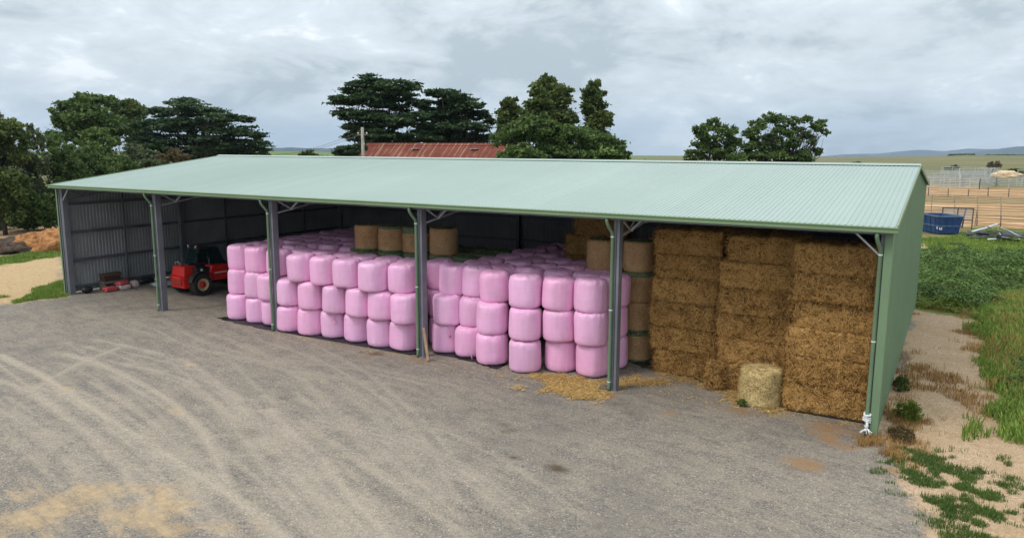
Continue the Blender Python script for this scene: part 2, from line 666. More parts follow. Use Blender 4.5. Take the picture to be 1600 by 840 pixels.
def poly_mask(X, Y, poly, soft=.5):
    """1 inside the polygon, 0 outside, a soft edge"""
    poly = np.asarray(poly, float)[:, :2]
    lo, hi = poly.min(0) - soft * 2, poly.max(0) + soft * 2
    out = np.zeros(len(X))
    s = np.where((X > lo[0]) & (X < hi[0]) & (Y > lo[1]) & (Y < hi[1]))[0]
    if not len(s):
        return out
    P = np.stack([X[s], Y[s]], 1)
    d = np.full(len(s), 1e9)
    ins = np.zeros(len(s), bool)
    n = len(poly)
    for i in range(n):
        a, b = poly[i], poly[(i + 1) % n]
        d = np.minimum(d, seg_dist(P, a, b))
        c = (a[1] > P[:, 1]) != (b[1] > P[:, 1])
        ins ^= c & (P[:, 0] < (b[0] - a[0]) * (P[:, 1] - a[1]) / (b[1] - a[1] + 1e-12) + a[0])
    sd = np.where(ins, d, -d)
    out[s] = np.clip(sd / (2 * soft) + .5, 0, 1)
    return out


def px_poly(pts, z=0):
    return np.array([gp(u, v, z)[:2] for u, v in pts])


GRASS_LEFT = px_poly([(18, 471), (62, 450), (104, 436), (106, 462), (60, 468), (25, 474)])
GRASS_LEFT_FAR = px_poly([(-40, 412), (0, 402), (98, 384), (99, 396), (40, 407), (-40, 424)])
SAND_LEFT = px_poly([(-60, 485), (0, 476), (30, 474), (106, 463), (103, 395), (0, 410), (-60, 425)])
GRAVEL_RIGHT = px_poly([(1372, 700), (1405, 730), (1470, 860), (1660, 860), (1660, 680), (1620, 660), (1580, 600), (1560, 540), (1560, 500),
                        (1500, 490), (1425, 478)])
GRASS_RIGHT = px_poly([(1640, 720), (1590, 695), (1552, 640), (1540, 590), (1526, 540), (1538, 505), (1425, 484), (1432, 385), (1700, 385), (1700, 720)])
LAWN_BACK = px_poly([(1432, 402), (1440, 372), (1500, 366), (1530, 352), (1700, 364), (1700, 405)])


def far_profile(X, Y):
    """terrain height: level farm yard, the land beyond falling into a valley, a pasture rise to one side"""
    dx, dy = X - CAM[0], Y - CAM[1]
    r = np.hypot(dx, dy)
    az = np.arctan2(dx, dy)
    u = 800 + FPX * np.tan(np.clip(az - YAW, -1.35, 1.35))
    vr = np.interp(u, [-3000, -200, 430, 520, 640, 1000, 1290, 1340, 1440, 1500, 1620, 1900, 4000],
                   [240, 238, 238.5, 240.5, 249, 251, 252.5, 251, 247, 244, 244.2, 245, 250])
    vh = np.interp(u, [0, 800, 1600], [229.3, 232.5, 235.5])
    z900 = CAM[2] - (vr - vh) / FPX * 900
    z = np.interp(r, [0, 230, 900], [0, 0, 1]) ** 1.3 * z900
    t9 = np.clip((r - 900) / 1700, 0, 1) ** .7
    z = np.where(r > 900, z900 + (CAM[2] - .0125 * r - z900) * t9, z)
    back = np.cos(az - YAW) < .2
    return np.where(back, np.minimum(z, 0) * 0, z)


def ground_z(X, Y):
    X, Y = np.atleast_1d(np.asarray(X, float)), np.atleast_1d(np.asarray(Y, float))
    z = far_profile(X, Y)
    r = np.hypot(X - CAM[0], Y - CAM[1])
    rough = .03 * fbm(np.stack([X * .35, Y * .35, X * 0], 1), 3)
    yard = ((X > -.5) & (X < 40.3) & (Y > -1) & (Y < 22))
    z = z + np.where(yard, 0, rough * np.clip((r - 3) / 20, .3, 3))
    # ground climbs a little on the grassed side beyond the shed's end wall
    bank = np.clip((X - 43.0) / 4, 0, 1) * np.clip((Y + 2) / 8, 0, 1) * np.clip((60 - Y) / 10, 0, 1)
    return z + bank * .25


def build_ground():
    def axis(a, b, st, extra, g=1.06, far=26000):
        mid = list(np.arange(a, b + 1e-6, st))
        up, s, x = [], st, b
        for e0, e1, es in extra:
            up += list(np.arange(e0, e1, es))
            x, s = up[-1], es
        while x < far:
            s *= g
            x += s
            up.append(x)
        dn, s, x = [], st, a
        while x > -far:
            s *= g
            x -= s
            dn.append(x)
        return np.array(dn[::-1] + mid + up)
    xs = axis(-7, 47, .10, [])
    ys = axis(-18, 9, .10, [(9.3, 26, .4), (26.5, 100, .7)])
    nx, ny = len(xs), len(ys)
    X, Y = np.meshgrid(xs, ys)
    X, Y = X.ravel(), Y.ravel()
    Z = ground_z(X, Y)
    P3 = np.stack([X, Y, X * 0], 1)
    near = (X > -60) & (X < 80) & (Y > -40) & (Y < 130)
    nA = np.zeros(len(X))
    nA[near] = fbm(P3[near] * .9, 11, 4)
    nB = np.zeros(len(X))
    nB[near] = fbm(P3[near] * .22, 23, 3)

    def edge(mask, amp=.55):
        m_ = mask + amp * nA * (mask > 0.001) * (mask < .999)
        return np.clip(m_, 0, 1)
    masks = {}
    sand = edge(poly_mask(X, Y, SAND_LEFT, .6))
    for c, r_ in [((70, 592), .8), ((280, 640), .9), ((150, 800), 3.6), ((225, 790), 2.4), ((60, 815), 3.0), ((40, 770), 1.6), ((250, 830), 2.2), ((10, 830), 2.6), ((350, 830), 1.2), ((300, 570), .7), ((105, 606), .6)]:
        g = gp(*c)
        d = np.hypot((X - g[0]) / 1.0, (Y - g[1]) / .6)
        sand = np.maximum(sand, np.clip(1.0 - d / r_ + .9 * nA, 0, 1) * .66 * (d < r_ * 2))
    masks['sand'] = sand
    gr = np.maximum(edge(poly_mask(X, Y, GRASS_LEFT, .35), .9), edge(poly_mask(X, Y, GRASS_LEFT_FAR, .9), .9))
    gr = np.maximum(gr, edge(poly_mask(X, Y, GRASS_RIGHT, .7)))
    gr = np.maximum(gr, edge(poly_mask(X, Y, LAWN_BACK, 1.5)))
    masks['grass'] = gr
    rg = edge(poly_mask(X, Y, GRAVEL_RIGHT, .45), .9)
    masks['tan'] = rg
    # orange dirt paddocks beyond the skip and the fences
    dirt = np.clip((Y - 64) / 10, 0, 1) * np.clip((178 - Y) / 20, 0, 1) * np.clip((X - 20) / 8, 0, 1) * np.clip((110 - X) / 20, 0, 1)
    band = fbm(np.stack([X * .02, (Y - .35 * X) * .11, X * 0], 1), 41, 3)
    masks['dirt'] = np.clip(dirt * (.55 + 1.3 * band + .5), 0, 1) * (1 - gr)
    bare = np.zeros(len(X))
    for c, r_ in [((10, 372), 5.0), ((40, 366), 5.5), ((75, 360), 5.0), ((-20, 366), 6), ((70, 392), 2.2), ((1448, 385), 3.2), ((1500, 381), 2.0), ((1560, 388), 1.4)]:
        g = gp(*c)
        d = np.hypot(X - g[0], (Y - g[1]) / 2.2)
        bare = np.maximum(bare, np.clip(1.3 - d / r_ + .6 * nA, 0, 1) * (d < r_ * 2))
    masks['bare'] = bare
    # tyre tracks
    tr = np.zeros(len(X))
    T = [([(0, 554), (60, 582), (125, 626), (200, 673), (260, 710), (325, 752), (371, 780), (446, 840)], .34, 1.0),
         ([(102, 552), (153, 566), (200, 589), (246, 612), (279, 636), (316, 673), (339, 715), (353, 752)], .3, .9),
         ([(186, 538), (241, 550), (297, 566), (334, 594), (371, 631), (409, 668), (446, 719), (497, 775), (560, 850)], .33, .75),
         ([(0, 594), (46, 612), (93, 645), (139, 677), (186, 724), (209, 756), (240, 800)], .32, .75),
         ([(70, 594), (135, 631), (186, 668), (240, 712), (300, 765), (380, 850)], .26, .6),
         ([(0, 640), (60, 680), (120, 730), (180, 790)], .3, .55),
         ([(186, 543), (125, 566), (84, 589), (46, 612)], .28, .7),
         ([(274, 700), (334, 680), (400, 675), (464, 668), (560, 664)], .3, .45),
         ([(320, 720), (395, 710), (500, 708), (600, 716)], .26, .5),
         ([(420, 640), (470, 690), (500, 712), (537, 765), (575, 802), (620, 850)], .36, .95),
         ([(470, 655), (530, 697), (590, 739), (642, 772), (702, 817), (740, 850)], .3, .65),
         ([(549, 664), (612, 716), (660, 760)], .24, .5),
         ([(500, 650), (575, 667), (650, 690), (710, 720), (762, 750), (830, 800)], .3, .45),
         ([(440, 735), (500, 772), (564, 821), (600, 855)], .26, .7),
         ([(330, 520), (400, 545), (480, 600), (540, 660), (590, 720)], .32, .5),
         ([(380, 545), (480, 580), (580, 640), (650, 720), (690, 800)], .4, .35),
         ([(250, 500), (330, 540), (430, 560), (560, 570), (700, 600)], .35, .35),
         ([(120, 480), (220, 520), (330, 545), (450, 580), (600, 600)], .4, .3)]
    P2 = np.stack([X, Y], 1)
    # many fainter passes of narrow ribs beside the main ones
    rt = np.random.default_rng(99)
    fine_T = []
    for k in range(46):
        pts, w, a = T[rt.choice([0, 1, 2, 3, 4, 5, 9, 10, 12, 13, 15, 16])]
        du, dv = rt.normal(0, 60), rt.normal(0, 26)
        tw = rt.normal(0, .10)
        fine_T.append(([(u + du + (v - 650) * tw, v + dv) for u, v in pts], rt.uniform(.10, .19), rt.uniform(.3, .8)))
    for pts, w, a in T + fine_T:
        W = px_poly([(u, max(v, 470)) for u, v in pts])
        # smooth the polyline
        t = np.linspace(0, len(W) - 1, len(W) * 6)
        W = np.stack([np.interp(t, range(len(W)), W[:, k]) for k in (0, 1)], 1)
        K = np.array([1, 2, 3, 2, 1.]) / 9
        if len(W) > 12:
            for k in (0, 1):
                W[2:-2, k] = np.convolve(W[:, k], K, 'valid')
        lo, hi = W.min(0) - 1.2, W.max(0) + 1.2
        s = np.where((X > lo[0]) & (X < hi[0]) & (Y > lo[1]) & (Y < hi[1]))[0]
        if not len(s):
            continue
        d = np.full(len(s), 9.)
        for i in range(len(W) - 1):
            d = np.minimum(d, seg_dist(P2[s], W[i], W[i + 1]))
        w = w * .62
        wn = w * (1 + .5 * nA[s])
        m_ = np.clip((1.0 - d / wn) * 4.0, 0, 1) * a * np.clip(.95 + .6 * nB[s] + .5 * nA[s], .2, 1) * (.78 + .22 * np.cos(d / w * 5.2))
        m_ = np.maximum(m_, np.clip(1 - np.abs(d - w * 1.9) / (w * .3), 0, 1) * a * .4 * np.clip(.5 + nB[s] + nA[s], 0, 1))
        tr[s] = np.maximum(tr[s], m_)
    masks['track'] = tr
    # dark wet spots, oil and dung
    st = np.zeros(len(X))
    for c, r_, a in [((871, 731), .26, 1), ((803, 715), .16, 1), ((790, 663), .3, .5), ((800, 672), .22, .7), ((788, 674), .2, .7), ((745, 549), .35, .5),
                     ((618, 545), .3, .9), ((588, 552), .35, .9), ((565, 550), .25, .8), ((244, 495), .4, .55), ((390, 675), .5, .5), ((445, 622), .25, .5),
                     ((985, 645), .5, .5), ((960, 630), .4, .5), ((610, 571), .25, .6), ((760, 700), .2, .6), ((545, 645), .2, .4)]:
        g = gp(*c)
        d = np.hypot(X - g[0], (Y - g[1]) / .7)
        st = np.maximum(st, np.clip(1.25 - d / r_ + .6 * nA, 0, 1) * a * (d < 2.2 * r_))
    masks['stain'] = st
    # straw dust and rust-coloured litter along the shed's front
    li = np.clip(1 - np.abs(Y + .6) / 1.6, 0, 1) * np.clip((X - 5) / 3, 0, 1) * np.clip((42 - X) / 2, 0, 1) * np.clip(nA * 1.6 + nB * 1.3 - .1, 0, 1)
    for c, r_ in [((1255, 725), .7), ((1330, 700), .8), ((1350, 695), .6), ((1160, 642), .8), ((1290, 668), 1.0), ((1430, 690), .9), ((1400, 735), .6)]:
        g = gp(*c)
        d = np.hypot(X - g[0], (Y - g[1]) / .8)
        li = np.maximum(li, np.clip(1 - d / r_ + .7 * nA, 0, 1) * .8 * (d < 2 * r_))
    masks['litter'] = li
    # darker gravel where it is damp or freshly spread
    da = np.clip(.5 + nB * 1.2 + .4 * nA, 0, 1)
    masks['damp'] = da
    me = bpy.data.meshes.new('ground')
    me.vertices.add(len(X))
    me.vertices.foreach_set('co', np.stack([X, Y, Z], 1).ravel().astype(np.float32))
    i = np.arange(nx * ny).reshape(ny, nx)
    F = np.stack([i[:-1, :-1], i[:-1, 1:], i[1:, 1:], i[1:, :-1]], -1).reshape(-1, 4)
    me.loops.add(F.size)
    me.loops.foreach_set('vertex_index', F.ravel().astype(np.int32))
    me.polygons.add(len(F))
    me.polygons.foreach_set('loop_start', np.arange(0, F.size, 4, dtype=np.int32))
    me.polygons.foreach_set('use_smooth', np.ones(len(F), bool))
    for k, v in masks.items():
        a = me.attributes.new(k, 'FLOAT', 'POINT')
        a.data.foreach_set('value', v.astype(np.float32))
    me.update(calc_edges=True)
    n = NT('ground')
    c = n.coord()
    # gravel, raked by wheels mostly along one line
    _a, _b = gp(60, 582), gp(371, 780)
    DRAG = math.atan2(_b[1] - _a[1], _b[0] - _a[0])
    stone = n.voro(c, 34, 'Color')
    sep = n.N('ShaderNodeSeparateColor')
    n.L(stone, sep.inputs[0])
    stv = sep.outputs[0]
    fine = n.noise(c, 38, 5, .7)
    mid = n.noise(c, 4.5, 6, .65)
    big = n.noise(c, .55, 5, .6)
    dragged = n.noise(n.coord(scale=(.34, 1.5, 1), along=DRAG), 1.9, 8, .72, .6)
    patch = n.noise(c, 1.5, 8, .72, .4)
    g = n.mix(n.ramp(n.math('ADD', n.math('MULTIPLY', stv, .55), n.math('MULTIPLY', fine, .5)), [(.2, 0), (.85, 1)]), (.118, .104, .093), (.330, .295, .256))
    g = n.mix(n.math('MULTIPLY', n.ramp(mid, [(.38, 0), (.66, 1)]), .5), g, (.155, .143, .133))
    g = n.mix(n.math('MULTIPLY', n.ramp(n.math('ADD', n.math('MULTIPLY', dragged, .55), n.math('MULTIPLY', patch, .45)), [(.43, 0), (.57, 1)]), .72), g, (.322, .278, .222))
    g = n.mix(n.math('MULTIPLY', n.math('MULTIPLY', n.attr('damp'), n.ramp(big, [(.35, 0), (.65, 1)])), .5), g, (.135, .127, .122))
    tfac = n.math('MULTIPLY', n.attr('track'), n.ramp(n.math('ADD', n.math('MULTIPLY', mid, .6), n.math('MULTIPLY', fine, .4)), [(.3, .45), (.55, 1)]))
    g = n.mix(n.math('MULTIPLY', tfac, .86), g, (.44, .38, .305))
    # pale specks of quartz
    g = n.mix(n.math('MULTIPLY', n.ramp(stv, [(.975, 0), (.99, 1)]), .38), g, (.58, .53, .46))
    grain = n.math('ADD', n.math('MULTIPLY', n.noise(c, 30, 6, .8), .65), n.math('MULTIPLY', stv, .35))
    g = n.mix(1.0, g, n.ramp(grain, [(.30, (.74, .73, .725)), (.50, (.93, .915, .892)), (.70, (1.09, 1.065, 1.02))]), 'MULTIPLY')
    sandc = n.mix(n.ramp(mid, [(.3, 0), (.7, 1)]), (.36, .235, .115), (.52, .38, .21))
    sandc = n.mix(n.math('MULTIPLY', n.ramp(dragged, [(.45, 0), (.7, 1)]), .4), sandc, (.42, .33, .24))
    sf = n.ramp(n.math('ADD', n.attr('sand'), n.math('ADD', n.math('MULTIPLY', n.math('SUBTRACT', dragged, .5), 1.5), n.math('MULTIPLY', n.math('SUBTRACT', mid, .5), .6))), [(.30, 0), (.95, 1)])
    g = n.mix(sf, g, sandc)
    tanc = n.mix(n.ramp(n.math('ADD', n.math('MULTIPLY', stv, .5), n.math('MULTIPLY', fine, .5)), [(.2, 0), (.8, 1)]), (.27, .18, .11), (.62, .46, .318))
    tanc = n.mix(n.math('MULTIPLY', n.ramp(big, [(.4, 0), (.65, 1)]), .6), tanc, (.34, .235, .13))
    tanc = n.mix(n.math('MULTIPLY', n.ramp(mid, [(.52, 0), (.68, 1)]), .55), tanc, (.30, .17, .08))
    tf = n.ramp(n.math('ADD', n.attr('tan'), n.math('MULTIPLY', n.math('SUBTRACT', mid, .5), .7)), [(.4, 0), (.7, 1)])
    g = n.mix(tf, g, tanc)
    # open country beyond the yard: dry pasture, dirt paddocks
    geo = n.N('ShaderNodeNewGeometry')
    ps = n.N('ShaderNodeSeparateXYZ')
    n.L(geo.outputs['Position'], ps.inputs[0])
    beyond = n.math('MAXIMUM', n.ramp(n.math('DIVIDE', ps.outputs[1], 100.0), [(.30, 0), (.38, 1)]),
                    n.math('MAXIMUM', n.ramp(n.math('DIVIDE', ps.outputs[0], -100.0), [(.17, 0), (.22, 1)]), n.ramp(n.math('DIVIDE', ps.outputs[0], 100.0), [(.5, 0), (.56, 1)])))
    pz = n.noise(c, .012, 6, .6)
    pz2 = n.noise(n.coord(scale=(.3, 1, 1)), .05, 5, .6)
    past = n.mix(n.ramp(pz, [(.38, 0), (.62, 1)]), (.100, .118, .040), (.180, .155, .072))
    past = n.mix(n.math('MULTIPLY', n.ramp(pz2, [(.45, 0), (.7, 1)]), .6), past, (.20, .16, .085))
    past = n.mix(n.math('MULTIPLY', n.ramp(n.math('DIVIDE', ps.outputs[0], -1000.0), [(.25, 0), (.4, 1)]), .8), past, (.11, .17, .05))
    g = n.mix(beyond, g, past)
    dcol = n.mix(n.ramp(n.noise(n.coord(scale=(.25, 1, 1)), .35, 6, .65), [(.35, 0), (.62, 1)]), (.36, .165, .060), (.58, .39, .22))
    dcol = n.mix(n.ramp(n.noise(n.coord(scale=(.3, 1, 1)), .28, 6, .7), [(.50, 0), (.62, .9)]), dcol, (.15, .105, .045))
    g = n.mix(n.attr('dirt'), g, dcol)
    grassc = n.mix(n.ramp(mid, [(.3, 0), (.7, 1)]), (.075, .110, .020), (.18, .205, .05))
    grassc = n.mix(n.math('MULTIPLY', n.ramp(big, [(.45, 0), (.65, 1)]), .5), grassc, (.22, .17, .07))
    gf = n.ramp(n.math('ADD', n.attr('grass'), n.math('MULTIPLY', n.math('SUBTRACT', mid, .5), 1.1)), [(.4, 0), (.7, 1)])
    g = n.mix(gf, g, grassc)
    g = n.mix(n.math('MULTIPLY', n.attr('bare'), .85), g, (.38, .26, .16))
    lf = n.ramp(n.math('MULTIPLY', n.attr('litter'), n.math('ADD', mid, n.math('MULTIPLY', fine, .4))), [(.18, 0), (.6, .8)])
    g = n.mix(lf, g, (.29, .165, .075))
    g = n.mix(n.math('MULTIPLY', n.attr('stain'), n.ramp(mid, [(.3, .45), (.6, .95)])), g, (.085, .062, .035))
    n.set(col=g, rough=.92, spec=.15)
    h = n.math('ADD', n.math('MULTIPLY', stv, .6), n.math('ADD', n.math('MULTIPLY', fine, .5), n.math('ADD', n.math('MULTIPLY', dragged, 1.2), mid)))
    n.bump(h, .55, .035)
    me.materials.append(n.m)
    o = link('ground', me)
    tag(o, 'gravel farm yard running out into dry paddocks', 'ground', kind='structure')


build_ground()


# ------------------------------------------------------------------ far hills
def hills(name, label, prof, dist, depth, col):
    us = np.linspace(prof[0][0], prof[-1][0], 160)
    vs = np.interp(us, [p[0] for p in prof], [p[1] for p in prof])
    vs = vs + .7 * fbm(np.stack([us * .03, us * 0, us * 0], 1), 5, 4)
    rows = []
    for t, k in [(-1, 0), (-.55, .45), (-.2, .85), (0, 1), (.4, .7), (1, 0)]:
        pts = []
        for u, v in zip(us, vs):
            top = at(u, v, dist)
            p = CAM + (top - CAM) * (1 + t * depth / dist)
            z = -340 + (top[2] + 340) * k + (18 * k * (1 - k) * 4) * math.sin(u * .11 + t * 5)
            pts.append((p[0], p[1], z))
        rows.append(pts)
    n = len(us)
    f = [(i * n + k, i * n + k + 1, (i + 1) * n + k + 1, (i + 1) * n + k) for i in range(len(rows) - 1) for k in range(n - 1)]
    o = MB().add(np.concatenate([np.array(r_) for r_ in rows]), f).build(name, col, smooth=True)
    tag(o, label, 'hills', kind='structure')


def hill_mat(name, a, b, s):
    n = NT(name)
    c = n.coord()
    n.set(col=n.mix(n.ramp(n.noise(c, s, 6, .6), [(.4, 0), (.6, 1)]), a, b), rough=.95, spec=.1)
    return n.m


HM1 = hill_mat('forest_hill', (.020, .034, .030), (.045, .058, .040), .004)
HM2 = hill_mat('valley_land', (.030, .044, .024), (.10, .105, .055), .004)
hills('far_hills', 'long range of blue forested hills on the horizon', [(900, 262), (980, 247.5), (1040, 247), (1100, 248.5), (1200, 247), (1270, 245), (1320, 241), (1370, 240), (1430, 234.5), (1445, 234.3), (1477, 236.5),
      (1512, 232.2), (1550, 233), (1600, 234), (1700, 236), (1800, 250)], 8500, 1800, HM1)
hills('near_hills', 'darker blue hill rising beyond the pasture ridge', [(1440, 256), (1500, 241), (1530, 236.5), (1560, 233), (1590, 229.2), (1640, 227), (1720, 229), (1850, 250)], 6200, 1400, HM1)
hills('west_hills', 'low blue hills behind the green field beyond the roof', [(100, 240), (300, 233), (430, 230.8), (455, 230.2), (480, 231.5), (520, 232.5), (600, 236), (750, 246)], 5200, 1200, HM1)
hills('valley_ridge', 'hazy wooded valley side below the hills', [(880, 262), (985, 249.2), (1050, 248.6), (1120, 249.8), (1250, 250), (1300, 249.6), (1420, 248), (1500, 252), (1560, 262)], 3600, 700, HM2)

# ------------------------------------------------------------------ haze in the air
hz = MB().bx(-13500, 13500, -9000, 13500, -420.0, 420).build('haze', [])
hm = bpy.data.materials.new('haze_air')
hm.use_nodes = True
hm.node_tree.nodes.clear()
_o = hm.node_tree.nodes.new('ShaderNodeOutputMaterial')
_v = hm.node_tree.nodes.new('ShaderNodeVolumePrincipled')
_v.inputs['Color'].default_value = (.58, .75, .96, 1)
_v.inputs['Density'].default_value = 0.000085
hm.node_tree.links.new(_v.outputs[0], _o.inputs['Volume'])
hz.data.materials.append(hm)
tag(hz, 'thin blue haze hanging in the air over the farmland', 'haze', kind='stuff')
hz.display_type = 'WIRE'


# ------------------------------------------------------------------ the shed
LX, BAY, NB = 40.0, 8.0, 5
YR, ZR, YB, ZB, ZE = 10.56, 7.40, 21.52, 6.25, 5.98       # ridge, back wall, heights
shed = empty('hay_shed', (20, 10, 0))
tag(shed, 'long open-fronted farm shed with pale green ribbed roof and steel posts', 'shed')


def S(mb, name, mats, smooth=False, bevel=0.0, parent=None):
    o = mb.build(name, mats, parent or shed, smooth, bevel)
    if parent is None:
        o.matrix_parent_inverse = Matrix.Translation((-20, -10, 0))
    else:
        o.matrix_parent_inverse = Matrix.Identity(4)
    return o


def roof_z(y):
    return np.interp(y, [-.25, YR, YB + .2], [ZE, ZR, ZB + .02])


def ribbed(x0, x1, ya, yb, za, zb, pitch=.152, rise=.015, ny=2):
    """a roof slope: ribs along the slope, repeated along x; a body 8 mm thick"""
    xs, zs = [], []
    x = x0
    while x < x1:
        for dx, dz in ((0, 0), (.070, 0), (.085, rise), (.12, rise), (.135, 0)):
            if x + dx <= x1:
                xs.append(x + dx)
                zs.append(dz)
        x += pitch
    xs, zs = np.array(xs), np.array(zs)
    n = len(xs)
    ys = np.linspace(ya, yb, ny)
    zc = np.linspace(za, zb, ny)
    V, F = [], []
    for off in (0, -.008):
        for y, z in zip(ys, zc):
            V.append(np.stack([xs, np.full(n, y), z + zs + off], 1))
    for j in range(ny - 1):
        for i in range(n - 1):
            a = j * n + i
            F.append((a, a + 1, a + n + 1, a + n))
            b = a + ny * n
            F.append((b, b + n, b + n + 1, b + 1))
    for i in range(n - 1):      # close the eave edge
        F.append((i, ny * n + i, ny * n + i + 1, i + 1))
    return np.concatenate(V), F


mb = MB()
v, f = ribbed(-.32, LX + .12, -.26, YR, ZE, ZR, ny=3)
mb.add(v, f, 0)
v, f = ribbed(-.32, LX + .12, YB + .25, YR, ZB + .03, ZR, ny=3)
mb.add(v, f, 0)
S(mb, 'roof', M['roof'])
mb = MB()
for sgn, (ya, za) in ((1, (YR - .22, roof_z(YR - .22))), (-1, (YR + .22, roof_z(YR + .22)))):
    mb.hexa([(-.33, ya, za + .036), (LX + .13, ya, za + .036), (LX + .13, YR, ZR + .075), (-.33, YR, ZR + .075),
             (-.33, ya, za + .041), (LX + .13, ya, za + .041), (LX + .13, YR, ZR + .082), (-.33, YR, ZR + .082)])
S(mb, 'ridge_capping', M['roof'])


def sheet_wall(axis, c, a0, a1, z_of, out_sign, name):
    """vertical-ribbed wall: coloured outer face and bare inner face 6 mm apart; axis 'x': wall in the plane x=c, running along y"""
    ts, ds = [], []
    t = a0
    while t < a1:
        for dt, dd in ((0, 0), (.075, 0), (.095, .03), (.15, .03), (.17, 0)):
            if t + dt <= a1:
                ts.append(t + dt)
                ds.append(dd)
        t += .19
    ts.append(a1)
    ds.append(0)
    ts, ds = np.array(ts), np.array(ds)
    n = len(ts)
    top = z_of(ts)
    V = []
    for off, zz in ((.003, 'b'), (.003, 't'), (-.003, 'b'), (-.003, 't')):
        z = np.full(n, .06) if zz == 'b' else top
        d = c + out_sign * (ds + off)
        V.append(np.stack([d, ts, z], 1) if axis == 'x' else np.stack([ts, d, z], 1))
    F, mi = [], []
    m_ = MB()
    m_.add(np.concatenate(V), [(i, i + 1, n + i + 1, n + i) for i in range(n - 1)], 0)
    m_.f += [(2 * n + i, 3 * n + i, 3 * n + i + 1, 2 * n + i + 1) for i in range(n - 1)]
    m_.mi += [1] * (n - 1)
    return S(m_, name, [M['wall_out'], M['zinc_lit' if axis == 'x' else 'zinc']])


gable = lambda y: roof_z(np.asarray(y)) - .03
sheet_wall('x', -.27, .0, YB, gable, -1, 'end_wall')
sheet_wall('x', LX - .0, .0, YB, gable, 1, 'end_wall')
sheet_wall('y', YB + .1, -.25, LX, lambda x: np.full(len(x), ZB - .05), 1, 'back_wall')
# corner flashings
mb = MB()
mb.bx(LX + .032, LX + .046, -.06, .34, .02, roof_z(.1) - .06).bx(LX - .16, LX + .046, -.075, -.06, .02, 5.90)
S(mb, 'corner_flashing', M['wall_out'])
mb = MB()
mb.bx(-.32, -.305, -.06, .2, .02, 5.84).bx(-.32, -.22, -.075, -.06, .02, 5.84)
S(mb, 'corner_flashing', M['wall_out'])
# barge capping along the gable ends
for x0, x1 in ((LX + .122, LX + .150), (-.35, -.322)):
    mb = MB()
    for (ya, yb) in ((-.26, YR), (YR, YB + .25)):
        za, zb = roof_z(ya), roof_z(yb)
        mb.hexa([(x0, ya, za - .10), (x1, ya, za - .10), (x1, yb, zb - .10), (x0, yb, zb - .10),
                 (x0, ya, za + .045), (x1, ya, za + .045), (x1, yb, zb + .045), (x0, yb, zb + .045)])
    S(mb, 'barge_capping', M['fascia'])
# front gutter: a folded profile with two beads, end caps, and the eave purlin below
prof = [(-.26, 5.965), (-.30, 5.985), (-.415, 5.985), (-.43, 5.972), (-.425, 5.945), (-.405, 5.935), (-.405, 5.885), (-.425, 5.875), (-.425, 5.835), (-.395, 5.82), (-.27, 5.82)]
mb = MB()
mb.prism(prof, -.36, LX + .16, axis='x')
S(mb, 'gutter', M['fascia'])
S(MB().bx(-.25, LX + .03, -.255, -.115, 5.765, 5.905), 'eave_purlin', M['steel'])
S(MB().prism([(YB + .26, 6.20), (YB + .40, 6.20), (YB + .40, 6.34), (YB + .26, 6.34)], -.3, LX + .1, axis='x'), 'gutter', M['fascia'])
# posts along the front
for i in range(6):
    x = i * BAY + (.03 if i == 0 else -.16 if i == 5 else 0)
    mb = MB()
    for s in (-1, 1):
        mb.bx(x + s * .055 - .045, x + s * .055 + .045, .0, .30, 0, 5.80)
    mb.bx(x - .006, x + .006, .04, .26, 0, 5.75)
    mb.bx(x - .16, x + .16, -.06, .36, 0.0, .02)
    for zz in (5.1, 2.9):
        mb.bx(x - .105, x + .105, -.008, .0, zz, zz + .03)
    if i == 0:
        mb.bx(x - .235, x - .165, -.02, .06, 0, 5.78)
        for zz in (1.0, 2.4, 3.9, 5.2):
            mb.bx(x - .30, x - .10, .02, .05, zz, zz + .06)
    S(mb, 'column', M['steel'], bevel=.004)
# posts along the end walls and the back
for x, ys in ((-.04, (7.2, 14.3, YB - .15)), (LX - .22, (7.2, 14.3, YB - .15))):
    for y in ys:
        S(MB().bx(x - .06, x + .14, y - .11, y + .11, 0, float(roof_z(y)) - .25), 'column', M['steel'])
for i in range(1, 5):
    S(MB().bx(i * BAY - .11, i * BAY + .11, YB - .25, YB - .02, 0, ZB - .2), 'column', M['girt'])
for y in (3.55, 10.6, 17.6):
    S(MB().bx(-.13, -.05, y - .04, y + .04, 0, float(roof_z(y)) - .25), 'mullion', M['girt'])
# girts
for z in (.30, 1.74, 3.29, 4.84):
    S(MB().bx(-.262, -.105, .1, YB - .05, z, z + (.10 if z < 1 else .14)), 'girt', M['girt'])
    S(MB().bx(LX - .12, LX - .008, .1, YB - .05, z, z + .14), 'girt', M['girt'])
    S(MB().bx(-.2, LX - .1, YB - .03, YB + .095, z, z + .14), 'girt', M['girt'])
# roof purlins
for y in list(np.arange(1.3, 10.4, 1.35)) + list(np.arange(11.4, 21.3, 1.4)):
    z = float(roof_z(y)) - .02
    S(MB().bx(-.2, LX, y - .035, y + .035, z - .16, z - .01), 'purlin', M['girt'])
